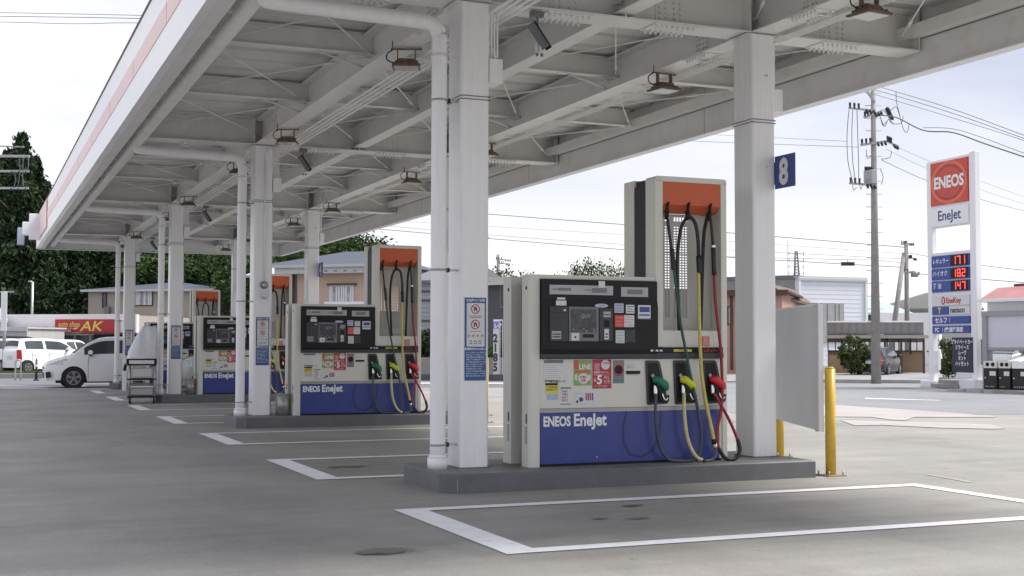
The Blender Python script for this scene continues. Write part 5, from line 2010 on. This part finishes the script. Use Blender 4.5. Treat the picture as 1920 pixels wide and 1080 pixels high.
house('warehouse', 'cream gabled shed with pale green roof edge behind the carport', 1648, 98, 1830, 96, 14, hz(578, 98), mat('cream sheet', (.52, .50, .45), .7, var=.04), ('gablefront', 1.2, .5, mat('cream sheet', (.5, .5, .5)), mat('green grey edge', (.18, .24, .24), .6)), (), 'shed')
house('warehouse', 'low shed with pale green sheet roof right of the white warehouse', 1618, 92, 1700, 94, 8, hz(585, 92), dsid, ('gable', 1.3, .4, mat('green roof sheet', (.36, .43, .44), .5, var=.05)), (), 'shed')
house('storage_wall', 'long low white wall behind the carport fence', 1640, 88, 1760, 86, 1, hz(586, 88), mat('parapet white', (.7, .7, .7), .5), None, (), 'wall')
# carport with fence
A, B = at(1553, 61), at(1742, 60)
dv = B-A
W_ = dv.length
tc_ = thing('carport', 'long low carport with grey sheet fence above its roof edge', 'carport', (A.x, A.y, 0), math.atan2(dv.y, dv.x))
d = 60.5
mk = M()
mk.box(0, 3.0, hz(640, d), W_, 3.06, hz(600, d), fenc)
for i in range(13):
    mk.box(i*W_/13, 2.955, .8, i*W_/13+.05, 2.999, hz(600, d), mgrey)
mk.box(0, 2.94, hz(601, d), W_, 3.05, hz(598, d), white)
mk.box(0, 2.93, hz(626, d), W_, 2.954, hz(623.5, d), dsid)
mk.ob('fence_sheet', tc_)
mk = M()
mk.box(-.1, -.1, hz(632, d), W_+.05, 2.9, hz(628, d), trimw); mk.box(-.1, -.16, hz(633, d), W_+.05, -.101, hz(627, d), mat('gutter cream', (.42, .41, .36), .6))
mk.ob('roof', tc_)
for x in (.22, .55, .71, .93):
    mk = M()
    mk.box(W_*x, 0, 0, W_*x+.1, .1, hz(633, d), (galv, brn)[x > .3])
    mk.ob('post', tc_)
mk = M()
mk.box(0, 2.7, 0, W_, 2.9, hz(672, d)+.35, tan_)
for x in (.25, .5, .62, .74, .86):
    mk.cyl((W_*x, 2.66, .9), (W_*x, 2.66, 1.7), .03, brn, 6)
mk.box(0, 2.6, 1.02, W_, 2.69, 1.08, brn)
mk.box(0, -.05, 0, W_*.2, .05, .85, tan_)
mk.ob('rear_wall', tc_)
# kerb and paving in front of the carport
mk = M()
a, b = at(1380, 46.5), at(1735, 44.6)
mk.obox((a.x, a.y, .06), (b.x, b.y, .06), .2, .12, mat('kerb concrete', (.38, .38, .36), .8, var=.1))
struct(mk.ob('kerb'), 'pale concrete kerb before the carport')
mk = M()
pp = [at(1300, 46.8), at(1736, 44.9), at(1790, 62), at(1300, 64)]
mk.quad([(p.x, p.y, .02) for p in pp], mat('lot paving', (.27, .27, .27), .8, var=.15, scale=.6))
struct(mk.ob('parking_pavement'), 'grey paved lot under the carport')
# far kerb, wall and street to the centre
mk = M()
a, b = at(700, 47.5), at(1300, 46.2)
mk.obox((a.x, a.y, .12), (b.x, b.y, .12), .25, .24, mat('dark kerb', (.10, .10, .105), .8, var=.2, scale=4))
struct(mk.ob('kerb'), 'dark kerb at the far side of the forecourt')
mk = M()
pp = [at(640, 42.6), at(1300, 42.6), at(1300, 44.6), at(640, 44.6)]
mk.quad([(p.x, p.y, .013) for p in pp], mat('pale street strip', (.45, .42, .42), .7, var=.1))
struct(mk.ob('street_strip'), 'pale paved strip along the far kerb')
mk = M()
a, b = at(700, 52), at(1300, 51)
mk.obox((a.x, a.y, .4), (b.x, b.y, .4), .2, .8, mat('garden wall', (.28, .27, .26), .85, var=.12, scale=2))
tag(mk.ob('garden_wall'), 'low grey garden wall behind the far kerb', 'wall')
# left street side
patch('street_strip', [(-120, 721.5), (205, 727), (215, 733), (-120, 731)], .012, mat('pale street strip', (.45, .42, .42)), 'pale paved strip under the white hatchback')
mk = M()
a, b = at(-120, 49.5), at(120, 49.5)
mk.obox((a.x, a.y, .09), (b.x, b.y, .09), .5, .18, conc)
struct(mk.ob('kerb'), 'grey kerb at far left before the grass strip')
mk = M()
a, b = at(-60, 46.8), at(66, 46.8)
mk.tube([(a.x, a.y, 0), (a.x, a.y, .5), (a.x+.1, a.y, .58)], .03, galv, 8)
c_ = at(37, 46.8)
mk2 = M()
mk2.tube([(c_.x-.09, c_.y, 0), (c_.x-.09, c_.y, .62), (c_.x-.05, c_.y, .72), (c_.x+.05, c_.y, .72), (c_.x+.09, c_.y, .62), (c_.x+.09, c_.y, 0)], .028, galv, 8)
mk.b.free()
tag(mk2.ob('guard_hoop'), 'grey steel guard hoop on the kerb at far left', 'guard hoop')
mk = M()
p = at(71, 46.2)
mk.cyl((0, 0, 0), (0, 0, .72), .05, insul, 12, .035); mk.cyl((0, 0, .72), (0, 0, .80), .035, insul, 12, .01); mk.cyl((0, 0, .48), (0, 0, .56), .052, paper, 12); mk.cyl((0, 0, 0), (0, 0, .05), .1, insul, 12)
o = mk.ob('lane_post')
o.location = tuple(p)
tag(o, 'slim black lane post with white band in front of the white hatchback', 'lane post')
p = at(10, 58)
t = thing('road_sign', 'tall narrow white sign back on a grey post at the left edge', 'road sign', tuple(p), -YAW)
mk = M(); mk.cyl((0, 0, 0), (0, 0, hz(548, 58)), .07, galv, 12); mk.ob('post', t)
mk = M(); mk.box(-.15, -.1, hz(622, 58), .13, -.071, hz(549, 58), white, .01); mk.box(-.5, -.03, hz(550, 58), .38, .03, hz(547.5, 58), galv); mk.ob('sign_plate', t)
p = at(61, 92)
mk = M(); mk.cyl((0, 0, 0), (0, 0, hz(530, 92)), .09, galv, 8); mk.cyl((0, 0, hz(530, 92)), (-.3, 0, hz(529, 92)), .05, galv, 8)
o = mk.ob('lamp_post'); o.location = tuple(p)
tag(o, 'thin pale pole rising behind the white car shop', 'pole')
# A-frame advertising banner beyond the forecourt
p = at(932, 49)
t = thing('banner_sign', 'narrow white upright banner sign with black numerals between column and pump', 'banner sign', tuple(p), -YAW)
s_ = 49/FPX
mk = M()
mk.box(-7*s_, -.03, hz(703, 49), 4*s_, .0, hz(601, 49), paper)
mk.box(-7*s_, -.035, hz(616, 49), 3*s_, -.031, hz(603, 49), mat('banner lilac', (.2, .2, .6), .5))
mk.text('レ7', .2, (-6.5*s_, -.04, hz(614, 49)), txtw, off=.01)
for i, ch in enumerate('2185'):
    mk.text(ch, .42, (-7*s_, -.037, hz(641+i*18, 49)), txtk, sx=.8, off=.02)
mk.ob('banner', t)
mk = M()
mk.box(5*s_, -.03, 0, 6.2*s_, .03, hz(600, 49), white); mk.box(10*s_, -.03, 0, 11*s_, .03, hz(600, 49), white); mk.box(-7*s_, -.02, hz(601, 49), 11*s_, .02, hz(599, 49), white)
mk.box(-.2, -.25, 0, .3, .25, .06, black)
mk.ob('frame', t)

# ------------------------------------------------------------------ trees
def leafmat(name, dark, light, sc=1.0):
    m = bpy.data.materials.new(name)
    m.use_nodes = True
    t = m.node_tree
    b = t.nodes['Principled BSDF']
    b.inputs['Roughness'].default_value = .95
    b.inputs['Specular IOR Level'].default_value = .05
    g = N(t, 'ShaderNodeTexCoord')
    n = N(t, 'ShaderNodeTexNoise')
    n.inputs['Scale'].default_value = sc
    n.inputs['Detail'].default_value = 5
    n.inputs['Roughness'].default_value = .75
    r = N(t, 'ShaderNodeValToRGB')
    r.color_ramp.elements[0].position = .36
    r.color_ramp.elements[1].position = .68
    r.color_ramp.elements[0].color = (*dark, 1)
    r.color_ramp.elements[1].color = (*light, 1)
    oi = N(t, 'ShaderNodeObjectInfo')
    hs = N(t, 'ShaderNodeHueSaturation')
    mr = N(t, 'ShaderNodeMapRange')
    mr.inputs['To Min'].default_value = .75
    mr.inputs['To Max'].default_value = 1.25
    t.links.new(oi.outputs['Random'], mr.inputs[0])
    t.links.new(mr.outputs[0], hs.inputs['Value'])
    t.links.new(g.outputs['Object'], n.inputs[0]); t.links.new(n.outputs[0], r.inputs[0]); t.links.new(r.outputs[0], hs.inputs['Color']); t.links.new(hs.outputs[0], b.inputs['Base Color'])
    return m
lf_c = leafmat('cedar foliage', (.012, .024, .013), (.065, .095, .045), .7)
lf_b = leafmat('broadleaf foliage', (.02, .04, .016), (.11, .16, .06), .8)
lf_s = leafmat('shrub foliage', (.04, .06, .02), (.16, .20, .08), 3)
def leaves(mk, c_, rad, n, sz, m, rn, droop=.0, flat=1):
    i = mk.mi(m)
    for _ in range(n):
        v = Vector((rn.gauss(0, 1), rn.gauss(0, 1), rn.gauss(0, flat)))
        v = v*(rad*.55)
        p = c_+v
        a = Vector((rn.uniform(-1, 1), rn.uniform(-1, 1), rn.uniform(-1, .6)-droop)).normalized()
        b = a.orthogonal().normalized()
        b = (b*math.cos(rn.random()*6.3)+a.cross(b)*math.sin(rn.random()*6.3)).normalized()
        s_ = sz*rn.uniform(.6, 1.4)
        vs = [mk.b.verts.new(q) for q in (p-a*s_, p+b*s_*.45, p+a*s_, p-b*s_*.45)]
        f = mk.b.faces.new(vs)
        f.material_index = i
def cedar(H, Rr, seed, n=340, per=64, sz=.19):
    rn = random.Random(seed)
    mk = M()
    for i in range(n):
        z = H*(.08+.92*(rn.random()**.85))
        f = 1-z/H
        r_ = Rr*(f**.95)*(.25+.85*math.sqrt(rn.random()))
        a = rn.random()*6.283
        c_ = Vector((r_*math.cos(a), r_*math.sin(a), z-.25*r_))
        leaves(mk, c_, .26+.62*f, int(per*(.5+.7*f)), sz, lf_c, rn, .7, .8)
    return mk
def broad(H, Rr, seed, m, n=60, per=60, sz=.16, z0_=.35):
    rn = random.Random(seed)
    mk = M()
    for i in range(n):
        a, b = rn.random()*6.283, rn.uniform(-1, 1)
        rr = (.35+.65*rn.random()**.5)
        h = (1-z0_)/2*H
        c_ = Vector((Rr*rr*math.cos(a)*math.sqrt(1-b*b)*(1+.25*math.sin(3*a+seed)), Rr*rr*math.sin(a)*math.sqrt(1-b*b), H*z0_+h+h*b*rr))
        leaves(mk, c_, Rr*.22, per, sz, m, rn)
    return mk
def trunk(H, r0, seed, limbs=6):
    rn = random.Random(seed)
    mk = M()
    mk.tube([(0, 0, 0), (rn.uniform(-.1, .1), 0, H*.3), (rn.uniform(-.2, .2), .1, H*.6), (0, 0, H*.93)], r0, trunkm, 8, 4, [r0, r0*.75, r0*.45, r0*.1])
    for i in range(limbs):
        z = H*(.3+.5*i/limbs)
        a = rn.random()*6.283
        l = H*.16
        mk.tube([(0, 0, z), (math.cos(a)*l*.5, math.sin(a)*l*.5, z+l*.25), (math.cos(a)*l, math.sin(a)*l, z+l*.6)], r0*.3, trunkm, 6, 3, [r0*.35, r0*.22, r0*.08])
    return mk
PROTO = {}
def tree(key, build, Hp, x, y, H, name, label, group, cat='tree', wscale=1, rz=0):
    if key not in PROTO:
        t = thing(name, '', cat)
        build(t)
        PROTO[key] = t
        o = t
    else:
        o = copy_tree(PROTO[key])
    k = H/Hp
    o.location = (x, y, 0)
    o.scale = (k*wscale, k*wscale, k)
    o.rotation_euler = (0, 0, rz)
    tag(o, label, cat, group)
    return o
def bc(seed, Rr):
    def f(t):
        trunk(16, .28, seed).ob('trunk', t)
        cedar(16, Rr, seed).ob('crown', t, fix=False)
    return f
ced = [(-75, 108, 330), (-45, 112, 318), (-14, 106, 302), (12, 110, 292), (36, 104, 262), (62, 108, 305), (84, 106, 352), (108, 112, 388), (132, 108, 400), (156, 114, 392), (180, 110, 404), (205, 116, 396), (230, 112, 402),
       (256, 118, 398), (282, 113, 408), (310, 119, 402), (338, 114, 410), (366, 120, 405), (394, 115, 418), (424, 121, 428), (452, 116, 440)]
words = ['leftmost', 'second', 'third', 'fourth', 'tallest', 'sixth', 'seventh', 'eighth', 'ninth', 'tenth', 'eleventh', 'twelfth', 'thirteenth', 'fourteenth', 'fifteenth', 'sixteenth', 'seventeenth', 'eighteenth', 'nineteenth', 'twentieth', 'rightmost']
for i, (u, d, v) in enumerate(ced):
    p = at(u, d)
    lab = 'tallest dark cedar, its tip left of the canopy corner' if i == 4 else '%s dark cedar from the left in the dense row behind the beige house' % words[i]
    tree('c%d' % (i % 3), bc(20+i % 3, (2.5, 2.8, 3.1)[i % 3]), 16, p.x, p.y, hz(v, d)+.3, 'cedar_tree', lab, 'dark cedars behind the houses', wscale=1.15 if v < 360 else 1.5, rz=i*1.3)
def bb(seed, Rr, m, n=60, per=60, sz=.16, H=8, z0_=.35):
    def f(t):
        trunk(H, .16, seed, 7).ob('trunk', t)
        broad(H, Rr, seed, m, n, per, sz, z0_).ob('crown', t, fix=False)
    return f
for i, (u, d, v, ws) in enumerate([(300, 111, 470, 1.3), (330, 113, 462, 1.3), (365, 112, 470, 1.3), (398, 111, 478, 1.3), (430, 109, 470, 1.3), (490, 100, 462, 1.2), (535, 101, 470, 1.2), (572, 100, 462, 1.2), (603, 98, 450, 1.2), (630, 100, 446, 1.2), (655, 99, 440, 1.15), (678, 101, 446, 1.0), (706, 98, 475, .8)]):
    p = at(u, d)
    tree('b%d' % (i % 2), bb(40+i % 2, 2.6, lf_b, 120, 80, .13), 8, p.x, p.y, hz(v, d), 'broadleaf_tree', '%s green broadleaf tree from the left behind the beige and peach houses' % words[i].replace('tallest', 'fifth'), 'green trees behind the houses', wscale=ws, rz=i*.9)
for i, (u, d, v, ws) in enumerate([(1070, 128, 488, .40), (1098, 130, 486, .50), (1128, 129, 480, .62), (1160, 128, 487, .42), (1178, 131, 492, .3), (950, 98, 499, .6), (975, 99, 509, .7), (918, 104, 500, .5)]):
    p = at(u, d)
    tree('a%d' % (i % 2), bb(60+i % 2, 3.1, lf_b, 30, 48, .14, 8, .5), 8, p.x, p.y, hz(v, d), 'slender_tree', ['leftmost open-crowned tree above the pump cabinet', 'second open-crowned tree above the pump cabinet', 'largest open-crowned tree above the pump cabinet', 'fourth open-crowned tree above the pump cabinet', 'open-crowned tree against the hose mast', 'small round tree right of the distant pole', 'bushy tree above the dark grey house', 'tree behind the nearest left column'][i], 'open trees on the skyline', wscale=ws*1.25, rz=i)
def shrub(u, d, H, Rr, seed, label, m=lf_s, n=40, per=60, sz=.07, cat='shrub'):
    p = at(u, d)
    t = thing('shrub', label, cat, tuple(p), 0, 'shrubs beyond the forecourt')
    rn = random.Random(seed)
    mk = M()
    for i in range(6):
        a = i*1.05
        mk.tube([(0, 0, 0), (math.cos(a)*Rr*.25, math.sin(a)*Rr*.25, H*.4), (math.cos(a)*Rr*.5, math.sin(a)*Rr*.5, H*.8)], .02, trunkm, 5)
    mk.ob('stem', t)
    broad(H, Rr, seed, m, n, per, sz, .08).ob('foliage', t, fix=False)
shrub(1601, 57, 1.75, .62, 5, 'feathery green bush in front of the carport')
shrub(1594, 58, 1.1, .4, 6, 'low dark bush left of the feathery bush', lf_b, 20)
shrub(1776, 52, 1.55, .6, 7, 'green bush seen under the price sign panels')
for i, (u, d) in enumerate(((770, 55), (800, 55), (830, 55.5), (945, 54), (965, 54), (910, 54.5))):
    shrub(u, d, (2.0, 2.1, 2.0, 1.25, 1.3, 1.2)[i], .75, 30+i, ['tall hedge bush left of the first downpipe, farther left', 'tall hedge bush in the gap left of the first downpipe', 'hedge bush behind the first downpipe', 'dark bush beside the banner sign', 'dark bush behind the pump side panel', 'dark bush behind the nearest left column'][i], lf_b, 40, 60, .09)
# grass strip at far left
mk = M()
rn = random.Random(3)
gg = mat('grass', (.08, .12, .035), .8, var=.4, scale=3)
a, b = at(-120, 50.2), at(130, 50.2)
gi = mk.mi(gg)
for i in range(5200):
    s_ = rn.random()
    p = a.lerp(b, s_)+Vector((0, rn.uniform(0, 6.5), 0))
    h = rn.uniform(.06, .22)
    dx = rn.uniform(-.05, .05)
    vs = [mk.b.verts.new(q) for q in ((p.x-.02, p.y, 0), (p.x+.02, p.y, 0), (p.x+dx, p.y+rn.uniform(-.04, .04), h))]
    f = mk.b.faces.new(vs)
    f.material_index = gi
mk.quad([(a.x, a.y, .016), (b.x, b.y, .016), (b.x, b.y+6.5, .016), (a.x, a.y+6.5, .016)], gg)
o = mk.ob('grass_strip', fix=False)
o['kind'] = 'stuff'
o['label'] = 'strip of short grass behind the far left kerb'
o['category'] = 'grass'
bpy.context.view_layer.update()
